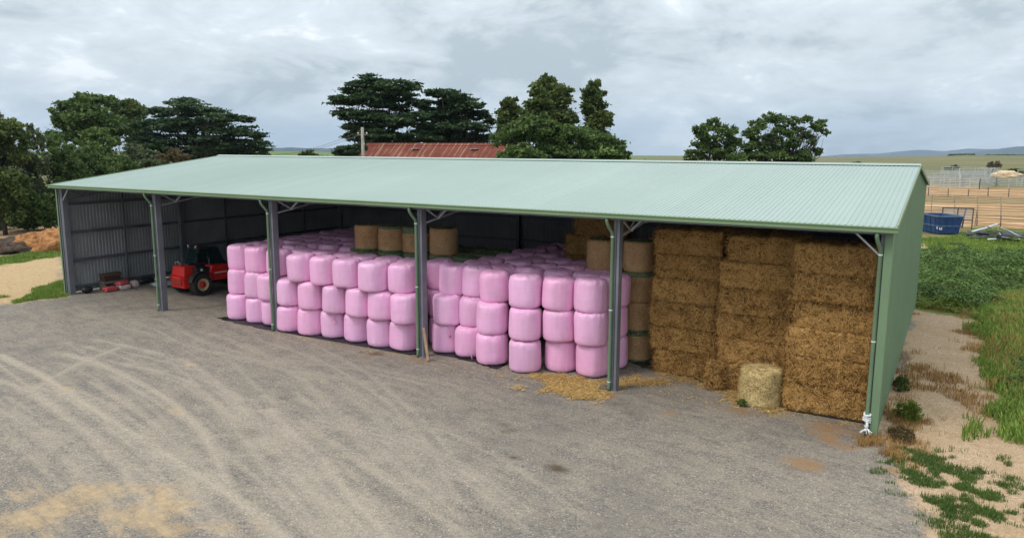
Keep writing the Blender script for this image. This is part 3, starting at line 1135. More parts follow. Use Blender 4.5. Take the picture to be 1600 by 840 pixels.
# open-web rafters
for i in range(6):
    x = i * BAY + (.03 if i == 0 else -.16 if i == 5 else 0)
    mb = MB()
    for (y0, y1) in ((.30, YR), (YB - .2, YR)):
        s = 1 if y1 > y0 else -1
        za, zb = float(roof_z(y0)) - .25, float(roof_z(y1)) - .25
        mb.bar((x, y0, za), (x, y1, zb), .10, .07)
        mb.bar((x, y0, za - .62), (x, y1 - s * .0, zb - .55), .10, .06)
        n = 12
        for k in range(n):
            ta, tb = k / n, (k + 1) / n
            a = np.array([x, y0 + (y1 - y0) * ta, za + (zb - za) * ta - (.60 if k % 2 else .03)])
            b = np.array([x, y0 + (y1 - y0) * tb, za + (zb - za) * tb - (.03 if k % 2 else .58)])
            mb.bar(a, b, .05, .05)
    S(mb, 'truss', M['galv'] if 0 < i < 5 else M['steel'])
    # fly braces from the lower chord up to the purlins
    for y in ((1.3, 2.65, 5.35) if 0 < i < 5 else ()):
        z = float(roof_z(y))
        S(MB().bar((x + .03, y - .15, z - .88), (x + .80, y, z - .14), .07, .06).box((x + .03, y - .15, z - .885), (.16, .06, .05)), 'fly_brace', M['galv'])
S(MB().bar((LX - .22, .05, 5.12), (LX - .95, -.02, 5.80), .05, .05), 'knee_brace', M['galv'])
S(MB().bar((-.02 + .12, .05, 5.12), (.85, -.02, 5.80), .05, .05), 'knee_brace', M['galv'])
# downpipes with clips
for i in range(1, 6):
    x = i * BAY - (.115 if i < 5 else .24)
    mb = MB()
    mb.tube([(x - .10, -.34, 5.83), (x - .10, -.34, 5.70), (x - .07, -.28, 5.56), (x, -.10, 5.33), (x, -.07, 5.22), (x, -.07, .14), (x, -.10, .03)], .056, 10)
    o = S(mb, 'downpipe', M['pipe'], True)
    for z in (5.18, 2.75, .30):
        S(MB().lathe([(.060, 0), (.063, .0), (.063, .035), (.060, .035)], 12, c=(x, -.07, z)), 'clip', M['white'], parent=o)


# ------------------------------------------------------------------ bales
def pink_mesh(seed, H=1.16, Rr=.60):
    r_ = np.random.default_rng(seed)
    nu, nv = 60, 40
    th = np.arange(nu) * 2 * math.pi / nu
    ph = np.linspace(-math.pi / 2, math.pi / 2, nv + 2)[1:-1]
    ex = 2 / (7.0 + r_.uniform(-1.0, 1.6))
    V = []
    a1, a2, a3 = r_.uniform(0, 6.28, 3)
    sq = r_.uniform(.006, .022)
    lean = r_.uniform(-.03, .03, 2)
    for p in ph:
        rr = Rr * math.cos(p) ** ex
        z = H / 2 * math.copysign(abs(math.sin(p)) ** ex, p)
        t = z / H + .5
        bulge = 1 + .022 * math.sin(math.pi * t) - .02 * t
        rad = rr * bulge * (1 + sq * np.cos(4 * th + a1) + .012 * np.cos(3 * th + a2) + .012 * np.cos(2 * th + a3))
        V.append(np.stack([rad * np.cos(th) + lean[0] * t, rad * np.sin(th) + lean[1] * t, np.full(nu, z + H / 2)], 1))
    V = np.concatenate(V)
    top, bot = np.array([[lean[0], lean[1], H]]), np.array([[0, 0, 0.0]])
    V = np.concatenate([V, top, bot])
    nrm = V - np.array([0, 0, H / 2])
    nrm /= np.linalg.norm(nrm, axis=1)[:, None]
    rd = np.hypot(V[:, 0], V[:, 1])
    ang = np.arctan2(V[:, 1], V[:, 0])
    cyl = np.stack([np.cos(ang) * 4, np.sin(ang) * 4, V[:, 2] * 3], 1)
    d = .020 * fbm(V * 2.4, seed) + .016 * fbm(cyl * np.array([1.6, 1.6, .30]), seed + 5) + .006 * fbm(V * 9, seed + 6, 2)
    # gathered folds on the shoulders and a shallow, dented top
    sh = np.clip((V[:, 2] - H * .80) / (H * .14), 0, 1) * np.clip((rd - .15) / .25, 0, 1)
    d = d + sh * .024 * vnoise(np.stack([np.cos(ang) * 9, np.sin(ang) * 9, rd * 3], 1), seed + 9)
    V = V + nrm * d[:, None]
    tp = (V[:, 2] > H * .9)
    V[tp, 2] += (.03 * (1 - (rd[tp] / Rr) ** 2) + .035 * fbm(V[tp] * 3, seed + 3))
    V[:, 2] -= V[:, 2].min()
    F = []
    for j in range(nv - 1):
        for i in range(nu):
            F.append((j * nu + i, j * nu + (i + 1) % nu, (j + 1) * nu + (i + 1) % nu, (j + 1) * nu + i))
    for i in range(nu):
        F.append(((nv - 1) * nu + i, (nv - 1) * nu + (i + 1) % nu, nv * nu))
        F.append(((i + 1) % nu, i, nv * nu + 1))
    return MB().add(V, F).mesh('pink_wrapped_bale', M['pink'], True)


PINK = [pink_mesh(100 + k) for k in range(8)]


def tail_mesh(seed):
    """a torn tail of stretch film: a thin twisted strip that fans out"""
    r_ = np.random.default_rng(seed)
    V, F = [], []
    n = 7
    p = np.array([0, 0, 0.0])
    for i in range(n):
        w = .014 + .030 * (i / (n - 1)) ** 1.5
        for s in (-1, 1):
            for k in (0, 1):
                V.append(p + np.array([s * w, -.010 + .012 * k + .02 * r_.uniform(-1, 1), .01 * r_.uniform(-1, 1)]))
        p = p + np.array([r_.uniform(-.02, .02), -.004, -.045])
    for i in range(n - 1):
        b = i * 4
        F += [(b, b + 2, b + 6, b + 4), (b + 1, b + 5, b + 7, b + 3), (b, b + 4, b + 5, b + 1), (b + 2, b + 3, b + 7, b + 6)]
    F += [(0, 1, 3, 2), (24, 26, 27, 25)]
    return MB().add(V, F).mesh('film_tail', M['film'], True)


TAILS = [tail_mesh(k) for k in range(3)]
LAYER = ['bottom', 'middle', 'top']
FRONT = {  # the front row, layer by layer: x, y
    0: [(12.55, 1.0), (13.85, .98), (14.95, .95), (16.38, .55), (17.66, .54), (18.88, .72), (20.16, .74), (21.5, .64), (22.66, .66), (24.28, 1.32), (25.46, 1.20),
        (26.76, .80), (28.28, .62), (29.36, 1.36), (30.62, 1.40), (30.78, 2.74)],
    1: [(12.45, 1.2), (13.80, 1.04), (14.95, .80), (16.42, .54), (17.80, .48), (19.20, .47), (20.52, .45), (21.70, .49), (22.95, .40), (24.48, 1.19), (25.50, 1.45),
        (26.74, .80), (28.22, .70), (29.41, 1.12), (30.62, 1.22), (30.76, 2.72)],
    2: [(12.40, 1.35), (13.85, 1.12), (15.30, 1.02), (17.30, .48), (18.62, .45), (19.97, .38), (21.40, .34), (22.55, .76), (None, None), (24.50, 1.55), (25.50, 1.68),
        (26.72, 1.08), (28.18, .78), (29.33, 1.10), (30.56, 1.26), (30.80, 2.70)]}
HL = 1.15
count_tail = {(0, 9): 1, (0, 5): 2, (0, 10): 0, (0, 2): 0}
NP = 0
for lay in (0, 1, 2):
    k = 0
    for idx, (x, y) in enumerate(FRONT[lay]):
        if x is None:
            continue
        k += 1
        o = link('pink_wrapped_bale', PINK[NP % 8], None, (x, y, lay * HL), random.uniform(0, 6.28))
        s = random.uniform(.985, 1.02)
        o.scale = (s * random.uniform(.98, 1.025), s * random.uniform(.98, 1.025), random.uniform(.98, 1.02) * (.985 if lay == 0 else 1))
        o.rotation_euler[1] = random.uniform(-.015, .015)
        if lay == 2:
            o.rotation_euler[0] = random.uniform(-.04, .04)
            o.rotation_euler[1] = random.uniform(-.04, .04)
        tag(o, f'pink film-wrapped bale, {LAYER[lay]} layer of the front row, {ORD[k]} from the telehandler', 'wrapped bale', 'pink wrapped bales')
        if (lay, idx) in count_tail:
            t = link('film_tail', TAILS[count_tail[(lay, idx)]], o)
            d = np.array([CAM[0] - x, CAM[1] - y])
            a = math.atan2(d[1], d[0]) + random.uniform(-.3, .3)
            zz = 1.06 if (lay, idx) != (0, 10) else .2
            W = Matrix.Translation((x + .635 * math.cos(a), y + .635 * math.sin(a), lay * HL + zz - .02)) @ Matrix.Rotation(a + math.pi / 2, 4, 'Z') @ Matrix.Scale(1.25, 4)
            t.matrix_world = W
            bpy.context.view_layer.update()
            t.matrix_parent_inverse = o.matrix_world.inverted()
            t.matrix_basis = W
        NP += 1


def pink_top(x, y, label, lay=2):
    global NP
    o = link('pink_wrapped_bale', PINK[NP % 8], None, (x, y, lay * HL + random.uniform(-.03, .02)), random.uniform(0, 6.28))
    o.rotation_euler[0] = random.uniform(-.05, .05)
    o.rotation_euler[1] = random.uniform(-.05, .05)
    tag(o, label, 'wrapped bale', 'pink wrapped bales')
    NP += 1
    return o


# the recessed stack behind the middle post
for lay in (0, 1, 2):
    pink_top(23.42, 2.25, f'pink wrapped bale, {LAYER[lay]} of the recessed stack behind the post with the plank', lay)
# second row behind the tall front
xs2 = [12.3, 13.55, 14.8, 16.1, 17.35, 18.6, 19.8, 21.05, 22.2]
for k, x in enumerate(xs2):
    pink_top(x + random.uniform(-.06, .06), (2.4 if x < 16 else 1.78) + random.uniform(-.06, .06), f'pink wrapped bale, top layer of second row, {ORD[k + 1]} from the telehandler')
rows_l = [(3.62, 5), (4.85, 4), (6.1, 4), (7.3, 4), (8.5, 4), (9.75, 4), (10.95, 4)]
for j, (y, n) in enumerate(rows_l):
    for k in range(n):
        pink_top(12.25 + k * 1.24 + random.uniform(-.06, .06), y + random.uniform(-.06, .06),
                 f'pink wrapped bale, {ORD[j + 3]} row back in block by telehandler, {ORD[k + 1]} from the open bay')
rows_r = [(2.55, 24.95, 5), (3.75, 24.95, 5), (4.95, 25.0, 4), (6.15, 25.05, 2), (7.35, 25.1, 2), (8.55, 25.1, 2), (9.75, 25.1, 2)]
for j, (y, x0, n) in enumerate(rows_r):
    for k in range(n):
        pink_top(x0 + k * 1.23 + random.uniform(-.07, .07), y + random.uniform(-.06, .06),
                 f'pink wrapped bale, {ORD[j + 2]} row back in block beside hay, {ORD[k + 1]} from the dark gap')


def strands_on(V, Nn, n, lmin, lmax, w, out, r_, tmin=.1, tmax=1.0, vertical=.0):
    i = r_.integers(0, len(V), n)
    p, q = V[i] + r_.normal(0, .02, (n, 3)), Nn[i]
    t = r_.normal(0, 1, (n, 3))
    t[:, 2] *= (1 - vertical)
    t -= q * (t * q).sum(1)[:, None]
    t /= np.linalg.norm(t, axis=1)[:, None] + 1e-9
    d = t + q * r_.uniform(-.05, out, (n, 1)) + np.array([0, 0, -.15])
    d /= np.linalg.norm(d, axis=1)[:, None]
    l = r_.uniform(lmin, lmax, (n, 1))
    s = np.cross(d, q + r_.normal(0, .3, (n, 3)))
    s /= np.linalg.norm(s, axis=1)[:, None] + 1e-9
    s *= w * r_.uniform(.6, 1.3, (n, 1))
    a = p + q * .006
    m_ = a + d * l * .55 + q * .008
    b = a + d * l - np.array([0, 0, .02])
    Q1 = np.stack([a - s, a + s, m_ + s, m_ - s], 1)
    Q2 = np.stack([m_ - s, m_ + s, b + s * .5, b - s * .5], 1)
    tn = r_.uniform(tmin, tmax, n)
    return np.concatenate([Q1, Q2]), np.concatenate([tn, tn])


def body_plus_strands(name, V, F, FM, Q, tint, mats, base_tint=.5):
    nq = len(Q)
    nv = len(V)
    me = bpy.data.meshes.new(name)
    faces = list(F) + [tuple(nv + 4 * i + k for k in range(4)) for i in range(nq)]
    me.from_pydata(np.concatenate([V, Q.reshape(-1, 3)]).tolist(), [], faces)
    for m_ in mats:
        me.materials.append(m_)
    me.polygons.foreach_set('material_index', list(FM) + [0] * nq)
    me.polygons.foreach_set('use_smooth', [True] * len(F) + [False] * nq)
    a = me.attributes.new('tint', 'FLOAT', 'POINT')
    bt = np.full(nv, base_tint) if np.isscalar(base_tint) else base_tint
    a.data.foreach_set('value', np.concatenate([bt, np.repeat(tint, 4)]).astype(np.float32))
    me.update()
    return me


def square_bale_mesh(seed, L=2.36, D=1.2, H=.88):
    r_ = np.random.default_rng(seed)
    st = .055
    idx, V, F = {}, [], []

    def vid(p):
        k = tuple(np.round(p, 4))
        if k not in idx:
            idx[k] = len(V)
            V.append(p)
        return idx[k]
    n = [max(2, int(round(a / st))) for a in (L, D, H)]
    h = np.array([L, D, H]) / 2
    for ax in range(3):
        a, b = [k for k in range(3) if k != ax]
        for s in (-1, 1):
            for i in range(n[a]):
                for j in range(n[b]):
                    q = []
                    for di, dj in ((0, 0), (1, 0), (1, 1), (0, 1)):
                        p = np.zeros(3)
                        p[ax] = s * h[ax]
                        p[a] = -h[a] + (i + di) * 2 * h[a] / n[a]
                        p[b] = -h[b] + (j + dj) * 2 * h[b] / n[b]
                        q.append(vid(p))
                    flip = (s > 0) == (ax == 1)
                    F.append(tuple(q[::-1] if flip else q))
    V = np.array(V)
    rr = .075
    core = np.clip(V, -(h - rr), h - rr)
    nn = V - core
    ln = np.linalg.norm(nn, axis=1)[:, None]
    nn = nn / np.maximum(ln, 1e-6)
    V = core + nn * rr
    # flakes: slight steps along the length, strings pulling the bale in at six places, rough skin
    fl = np.floor((V[:, 0] + h[0]) / .17)
    step = .018 * (_hash(fl.astype(np.int64), np.zeros(len(V), np.int64), np.zeros(len(V), np.int64), seed) - .5) * 2
    d = step + .035 * fbm(V * 3.2, seed) + .030 * fbm(V * 9, seed + 4) + .022 * fbm(V * 23, seed + 8, 2)
    d += .008 * np.sin(np.pi * (V[:, 2] / H + .5))
    V = V + nn * d[:, None]
    V[:, 0] += .05 * vnoise(np.stack([V[:, 2] * 2, V[:, 1], V[:, 0] * 0 + seed], 1), seed)
    V[:, 2] += h[2]
    Q, t = strands_on(V, nn, 5200, .05, .20, .0065, .5, r_, .0, 1.0, vertical=.2)
    # longer stalks hanging from the two cut ends
    e_ = np.abs(V[:, 0]) > h[0] - .12
    Q2, t2 = strands_on(V[e_], nn[e_], 700, .10, .24, .006, .9, r_)
    Q, t = np.concatenate([Q, Q2]), np.concatenate([t, t2])
    return body_plus_strands('square_straw_bale', V, F, [0] * len(F), Q, t, [M['straw']])


def round_bale_mesh(seed, D=1.22, H=1.15, mats=('hay', 'net'), net=(.0, .0), fuzz=900, name='round_hay_bale', rough=1.0):
    r_ = np.random.default_rng(seed)
    nu = 64
    prof = [(.0, 0.0), (.30, 0), (.52, 0), (.575, .02), (.60, .07)] + [(.61, z) for z in np.linspace(.12, H - .12, 18)] + [(.60, H - .07), (.575, H - .02), (.52, H), (.3, H + .01), (0, H + .015)]
    sc = D / 1.22
    th = np.arange(nu) * 2 * math.pi / nu
    V = np.concatenate([np.stack([r * sc * np.cos(th), r * sc * np.sin(th), np.full(nu, z)], 1) for r, z in prof])
    nn = V * np.array([1, 1, 0])
    nn = nn / (np.linalg.norm(nn, axis=1)[:, None] + 1e-6)
    zi = V[:, 2]
    capm = np.repeat([1.0 if (r < .57) else 0.0 for r, z in prof], nu)
    up = np.stack([zi * 0, zi * 0, np.sign(zi - H / 2)], 1)
    nn = nn * (1 - capm)[:, None] + up * capm[:, None]
    d = rough * (.018 * fbm(V * 3, seed) + .014 * fbm(V * 11, seed + 3) + .01 * fbm(V * 28, seed + 6, 2))
    V = V + nn * d[:, None]
    V[:, 2] -= max(0, V[:, 2].min())
    F, FM = [], []
    for j in range(len(prof) - 1):
        z = (prof[j][1] + prof[j + 1][1]) / 2
        m_ = 1 if (z < net[0] or z > H - net[1]) else 0
        for i in range(nu):
            F.append((j * nu + i, j * nu + (i + 1) % nu, (j + 1) * nu + (i + 1) % nu, (j + 1) * nu + i))
            FM.append(m_)
    Q, t = strands_on(V, nn, fuzz, .05, .14, .005, .3, r_)
    return body_plus_strands(name, V, F, FM, Q, t, [M[mats[0]], M[mats[1]]], .45)


SQ = [square_bale_mesh(s) for s in (3, 5, 8, 13)]
NSQ = 0


def square_bale(x, y, z, rz, label):
    global NSQ
    o = link('square_straw_bale', SQ[NSQ % 4], None, (x, y, z), rz + (math.pi if NSQ % 3 == 1 else 0))
    o.scale = (random.uniform(.98, 1.03), random.uniform(.97, 1.02), 1.0)
    tag(o, label, 'straw bale', 'big square straw bales')
    NSQ += 1
    return o


HQ = .87
for name_, x, y, rz in (('stack beside the round bales', 33.44, 3.42, -.02), ('stack against the end wall', 38.50, 1.72, -.015)):
    for k in range(6):
        square_bale(x + random.uniform(-.08, .08), y + random.uniform(-.07, .07), k * HQ, rz + random.uniform(-.035, .035),
                    f'big square straw bale, {ORD[k + 1]} from the ground in the {name_}')
for k in range(6):
    square_bale(35.98 + random.uniform(-.07, .07) + (.22 if k == 5 else .06 if k > 2 else 0), 2.80 + random.uniform(-.08, .08), k * HQ, random.uniform(-.05, .05),
                f'big square straw bale, {ORD[k + 1]} from the ground in the stack behind the loose round bale')
for k in range(6):
    square_bale(35.5 + random.uniform(-.06, .06), 4.10 + random.uniform(-.05, .05), k * HQ, 0.02,
                f'shaded square straw bale, {ORD[k + 1]} from the ground in the row behind the middle stack')
for k in range(6):
    square_bale(28.15 + (.35 if k == 5 else 0), 7.0 + (.1 if k == 5 else 0), k * HQ, .1,
                f'shadowed square bale, {ORD[k + 1]} from the ground, behind the pink block near the round stack')

HAY = [round_bale_mesh(21), round_bale_mesh(22, net=(.14, .0)), round_bale_mesh(23, net=(.0, .20)), round_bale_mesh(24, net=(.12, .12)), round_bale_mesh(25, net=(.05, .30))]


def hay(x, y, z, k, label, name='round_hay_bale', mesh=None):
    o = link(name, mesh or HAY[k], None, (x, y, z), random.uniform(0, 6.28))
    s = random.uniform(.985, 1.015)
    o.scale = (s, s, 1)
    tag(o, label, 'hay bale', 'round hay bales')
    return o


# four standing on the stacked hay in the middle bay
for k, (x, y, m_) in enumerate([(18.72, 3.16, 1), (19.95, 3.32, 3), (21.05, 3.62, 4), (22.40, 3.80, 0)]):
    hay(x, y, 3.46, m_, f'netted brown hay bale standing on the pink stack top, {ORD[k + 1]} of four from the telehandler')
# the layer they stand on
for k, (x, y) in enumerate([(17.55, 3.75), (18.75, 3.20), (19.97, 3.30), (21.17, 3.55), (22.42, 3.72), (23.64, 3.75), (17.45, 5.05), (18.7, 4.6), (20.0, 4.7), (21.3, 4.9), (22.5, 5.0), (23.72, 5.0), (23.7, 6.3), (22.4, 6.3), (21.1, 6.3)]):
    for lay in ((2,) if k not in (5,) else (1, 2)):
        hay(x, y, lay * HL, 4, f'green-netted hay bale lying level with the pink tops, {ORD[k + 1]} of that patch' if lay == 2 else 'green-netted hay bale under another at the dark gap')
# the tall stacks next to the square straw
for name_, x, y in (('front column beside the post', 31.24, 4.10), ('column behind the last pinks', 29.86, 3.86), ('shaded column by square straw', 31.75, 5.35)):
    for lay in range(4):
        hay(x + random.uniform(-.03, .03), y, lay * HL, [3, 1, 2, 0][lay] if lay < 3 else 0, f'netted hay bale, {ORD[lay + 1]} from the ground in the {name_}')
# loose fresh bale out in front of the straw
o = hay(36.52, 1.32, 0, 0, 'pale loose round bale alone on the ground before the square straw', 'loose_round_bale',
        round_bale_mesh(31, 1.28, 1.14, ('fresh_hay', 'fresh_hay'), (0, 0), 5200, 'loose_round_bale', 3.0))
o['group'] = 'loose bales'

o = link('straw_slab', square_bale_mesh(41, .46, .5, .95), None, (34.86, 2.05, 0), .35)
o.rotation_euler[1] = .05
tag(o, 'small upright slab of straw wedged at the foot between two square stacks', 'straw bale', 'big square straw bales')
# black film laid under the bales
def crumpled_sheet(name, poly, h, seed, mat, res=.12):
    poly = np.asarray(poly, float)
    lo, hi = poly.min(0), poly.max(0)
    xs, ys = np.arange(lo[0], hi[0] + res, res), np.arange(lo[1], hi[1] + res, res)
    X, Y = np.meshgrid(xs, ys)
    ins = poly_mask(X.ravel(), Y.ravel(), poly, .02).reshape(X.shape) > .5
    n1 = fbm(np.stack([X.ravel() * 3, Y.ravel() * 3, X.ravel() * 0 + seed], 1), seed).reshape(X.shape)
    Z = .012 + h * np.abs(n1)
    ny, nx = X.shape
    P = np.stack([X, Y, Z], -1).reshape(-1, 3)
    F = [(j * nx + i, j * nx + i + 1, (j + 1) * nx + i + 1, (j + 1) * nx + i) for j in range(ny - 1) for i in range(nx - 1) if ins[j:j + 2, i:i + 2].all()]
    P2 = P - np.array([0, 0, .008])
    m_ = MB().add(P, F)
    m_.add(P2, [q[::-1] for q in F])
    return m_.build(name, mat, smooth=True)


for poly, lab in (([(11.55, .35), (12.3, .15), (16.0, -.15), (16.2, .6), (12.0, 1.0)], 'crumpled black plastic film under the pink bales nearest the telehandler'),
                  ([(16.3, -.15), (23.6, -.10), (23.7, .8), (16.3, .6)], 'black plastic film edge under the pink bales of the middle bay'),
                  ([(23.9, .62), (26.2, .35), (27.4, -.02), (27.5, .8), (24.0, 1.4)], 'black plastic film beneath the pink bales beside the plank'),
                  ([(31.2, 3.4), (31.9, 3.0), (32.6, 2.95), (32.8, 3.5), (31.6, 3.9)], 'black plastic film scrap between the hay column and square straw'),
                  ([(33.2, 2.72), (34.6, 2.35), (34.7, 2.62), (33.3, 2.95)], 'black plastic film scrap before the straw stack by the round bales'),
                  ([(37.0, .98), (38.3, .92), (39.8, .86), (39.8, 1.5), (37.1, 1.5)], 'black plastic film under the straw stack against the end wall')):
    tag(crumpled_sheet('plastic_film', poly, .05, len(lab), M['black']), lab, 'plastic film', 'black film on the shed floor')


# loose straw on the ground
def straw_litter(name, polys, n, label, hh=.05):
    r_ = np.random.default_rng(n)
    P = []
    for poly, w in polys:
        poly = np.asarray(poly)
        lo, hi = poly.min(0) - .4, poly.max(0) + .4
        k = 0
        want = int(n * w)
        while k < want:
            c = r_.uniform(lo, hi, (4000, 2))
            m_ = poly_mask(c[:, 0], c[:, 1], poly, .35) + .5 * fbm(np.stack([c[:, 0] * 2.5, c[:, 1] * 1.6, c[:, 0] * 0], 1), 5, 4) > r_.uniform(.05, 1.25, len(c))
            c = c[m_][:want - k]
            P.append(c)
            k += len(c)
    P = np.concatenate(P)
    n = len(P)
    z = .008 + np.abs(r_.normal(0, hh * .5, n))
    a = r_.uniform(0, 6.28, n)
    l = r_.uniform(.04, .16, (n, 1))
    d = np.stack([np.cos(a), np.sin(a), r_.normal(0, .25, n)], 1)
    s = np.stack([-np.sin(a), np.cos(a), r_.normal(0, .3, n)], 1) * r_.uniform(.003, .006, (n, 1))
    c = np.stack([P[:, 0], P[:, 1], z], 1)
    A, B = c - d * l / 2, c + d * l / 2
    A[:, 2], B[:, 2] = np.maximum(A[:, 2], .006), np.maximum(B[:, 2], .006)
    me = quads_mesh(name, np.stack([A - s, A + s, B + s, B - s], 1), M['loose'], r_.uniform(.1, 1, n))
    tag(link(name, me), label, 'straw', kind='stuff')


straw_litter('loose_straw', [([(28.95, .2), (29.9, .62), (30.7, .55), (31.8, .4), (31.95, -.9), (31.3, -1.25), (30.6, -1.1), (29.7, -.35)], .62), ([(31.9, .6), (32.5, .9), (33.4, 1.7), (32.3, 1.9), (31.9, 1.3)], .12),
                             ([(32.6, 2.5), (34.6, 2.1), (35.6, 1.5), (36.2, .7), (37.2, .5), (37.3, 1.0), (35.4, 2.2), (32.7, 3.0)], .26)], 19000, 'golden loose straw spilt round the post and along the stacks')
straw_litter('straw_wisps', [([(37.2, .75), (39.8, .5), (39.8, .95), (37.2, 1.0)], .4), ([(16, -.6), (23.5, -.9), (28, -.8), (28, .2), (23.5, -.1), (16, .1)], .6)], 800, 'thin scatter of straw wisps along the shed front', .02)

# ------------------------------------------------------------------ small things in and around the shed
pl = MB().box((0, 0, 0), (.11, .035, 1.3)).build('plank', M['wood'], bevel=.004)
a, b = np.array([24.62, -.40, .02]), np.array([24.14, -.03, 1.15])
d = (b - a) / np.linalg.norm(b - a)
s = np.cross(d, (0.3, -1, 0))
s /= np.linalg.norm(s)
t = np.cross(d, s)
pl.matrix_world = Matrix(((s[0], t[0], d[0], (a[0] + b[0]) / 2), (s[1], t[1], d[1], (a[1] + b[1]) / 2), (s[2], t[2], d[2], (a[2] + b[2]) / 2 + .02), (0, 0, 0, 1)))
tag(pl, 'weathered timber plank leaning against the middle steel post', 'plank')
bl = MB().box((31.72, -.05, .06), (.34, .2, .12), .3).box((31.66, .0, .135), (.2, .14, .03), .5).build('timber_block', M['grey_wood'], bevel=.006)
tag(bl, 'dark timber block lying at the foot of the post by the spilt straw', 'block')


def lump(c, r, seed, mat, name, parent=None, amp=.25, nu=20, nv=12, freq=3, box=1.0):
    th = np.arange(nu) * 2 * math.pi / nu
    ph = np.linspace(-math.pi / 2, math.pi / 2, nv)
    V = np.concatenate([np.stack([math.cos(p) * np.cos(th), math.cos(p) * np.sin(th), np.full(nu, math.sin(p))], 1) for p in ph])
    V = np.sign(V) * np.abs(V) ** box
    V = V * (1 + amp * fbm(V * freq, seed))[:, None] * np.asarray(r) + np.asarray(c)
    F = [(j * nu + i, j * nu + (i + 1) % nu, (j + 1) * nu + (i + 1) % nu, (j + 1) * nu + i) for j in range(nv - 1) for i in range(nu)]
    m_ = MB().add(V, F)
    return m_ if name is None else m_.build(name, mat, parent, True)


# white rag tied round the corner downpipe
rag = MB()
r_ = np.random.default_rng(2)
for z in (.66, .59, .52, .46):
    aa = np.linspace(0, 2 * math.pi, 14)
    rag.tube([(39.76 + .085 * math.cos(a) + r_.normal(0, .008), -.07 + .085 * math.sin(a) + r_.normal(0, .008), z + .03 * math.sin(a + z * 9) + r_.normal(0, .008)) for a in aa], .030 + .008 * r_.uniform(-1, 1, 14), 6)
rag.tube([(39.77, -.16, .47), (39.78, -.19, .40), (39.77, -.19, .33), (39.77, -.19, .28)], [.03, .036, .05, .035], 7)
for k in range(9):
    a = k * .7 + r_.uniform(-.2, .2)
    p0 = np.array([39.77, -.19, .29])
    p1 = p0 + np.array([math.cos(a) * .07, -.03 + .03 * math.sin(a), -.05 + .02 * math.sin(k)])
    p2 = p1 + np.array([math.cos(a) * .09, .02 * math.sin(a) - .02, -.05 - r_.uniform(0, .09)])
    rag.tube([p0, p1, p2], [.014, .018, .024], 5)
tag(rag.build('rag', M['white'], smooth=True), 'white plastic rag knotted round the corner downpipe near the ground', 'rag')

# things along the closed end of the shed
bxm = MB()
bxm.hexa([(.18, 1.75, .50), (.50, 1.75, .50), (.50, 2.65, .50), (.18, 2.65, .50), (.10, 1.65, .92), (.55, 1.65, .92), (.55, 2.75, .92), (.10, 2.75, .92)])
o = empty('cardboard_box', (.33, 2.2, .5))
tag(o, 'dark brown carton standing behind the red sacks at the end wall', 'box')
c_ = bxm.build('carton', M['brown'], o, bevel=.01)
c_.matrix_parent_inverse = Matrix.Translation((-.33, -2.2, -.5))
c_ = MB().hexa([(.5, 1.65, .90), (.75, 1.70, .80), (.75, 2.6, .80), (.5, 2.7, .90), (.5, 1.65, .912), (.75, 1.70, .812), (.75, 2.6, .812), (.5, 2.7, .912)]).build('flap', M['brown'], o)
c_.matrix_parent_inverse = Matrix.Translation((-.33, -2.2, -.5))
pb = MB()
for y in (1.7, 2.25, 2.8):
    pb.bx(.10, .62, y - .05, y + .05, 0, .38)
for x in np.linspace(.14, .58, 4):
    pb.bx(x - .05, x + .05, 1.6, 3.0, .38, .50)
tag(pb.build('timber_pallet', M['grey_wood'], bevel=.004), 'low dark timber bench against the end wall under the carton', 'bench')
for k, (c, r, m_, lab) in enumerate([((.95, 1.75, .16), (.30, .48, .16), 'sack_red', 'red sack lying flat on the floor at the low end of the sack pile'),
                                     ((.98, 2.55, .17), (.32, .46, .17), 'sack_white', 'red and white sack at the bottom of the pile by the end wall'),
                                     ((.95, 2.50, .46), (.30, .44, .15), 'sack_red', 'red sack on top of the pile by the brown carton'),
                                     ((.98, 3.20, .24), (.26, .26, .24), 'sack_white', 'pale striped sack standing at the far side of the sack pile')]):
    c, r = (c[0], c[1], c[2] * .8), tuple(q * .8 for q in r)
    o = lump(c, r, 30 + k, M[m_], 'feed_sack', amp=.2, box=.5, nu=28, nv=18)
    tag(o, lab, 'sack', 'sacks by the end wall')
o = lump((.45, .75, .20), (.18, .30, .18), 61, M['black'], 'black_bag', amp=.25)
tag(o, 'small black bag on the floor against the end wall', 'bag')
o = lump((.50, 4.25, .22), (.25, .5, .20), 62, M['black'], 'black_tarp', amp=.35)
tag(o, 'heap of black sheeting by the end wall behind the sacks', 'sheeting')
MBt = crumpled_sheet('grey_tarpaulin', [(1.0, 4.0), (2.2, 3.6), (2.9, 4.4), (2.5, 5.6), (1.2, 5.6)], .30, 9, M['tarp'], .1)
tag(MBt, 'crumpled pale grey tarpaulin on the floor behind the first inner post', 'tarpaulin')
o = lump((3.15, 4.9, .50), (.42, .45, .52), 63, M['tarp'], 'bulk_bag', amp=.35, box=.6, nu=32, nv=20, freq=4)
tag(o, 'slumped white bulk bag beside the telehandler', 'bulk bag')
o = lump((3.55, 5.6, .55), (.38, .45, .50), 66, M['sack_white'], 'bulk_bag', amp=.35, box=.6, nu=32, nv=20, freq=4)
tag(o, 'white and red bulk bag squeezed behind the telehandler', 'bulk bag')


# ------------------------------------------------------------------ telehandler (drives along +y, its right side towards the camera)
tele = empty('telehandler', (5.35, 3.75, 0), R(-4))
tag(tele, 'red telehandler with black cab and cream wheel rims parked in the open bay', 'telehandler')


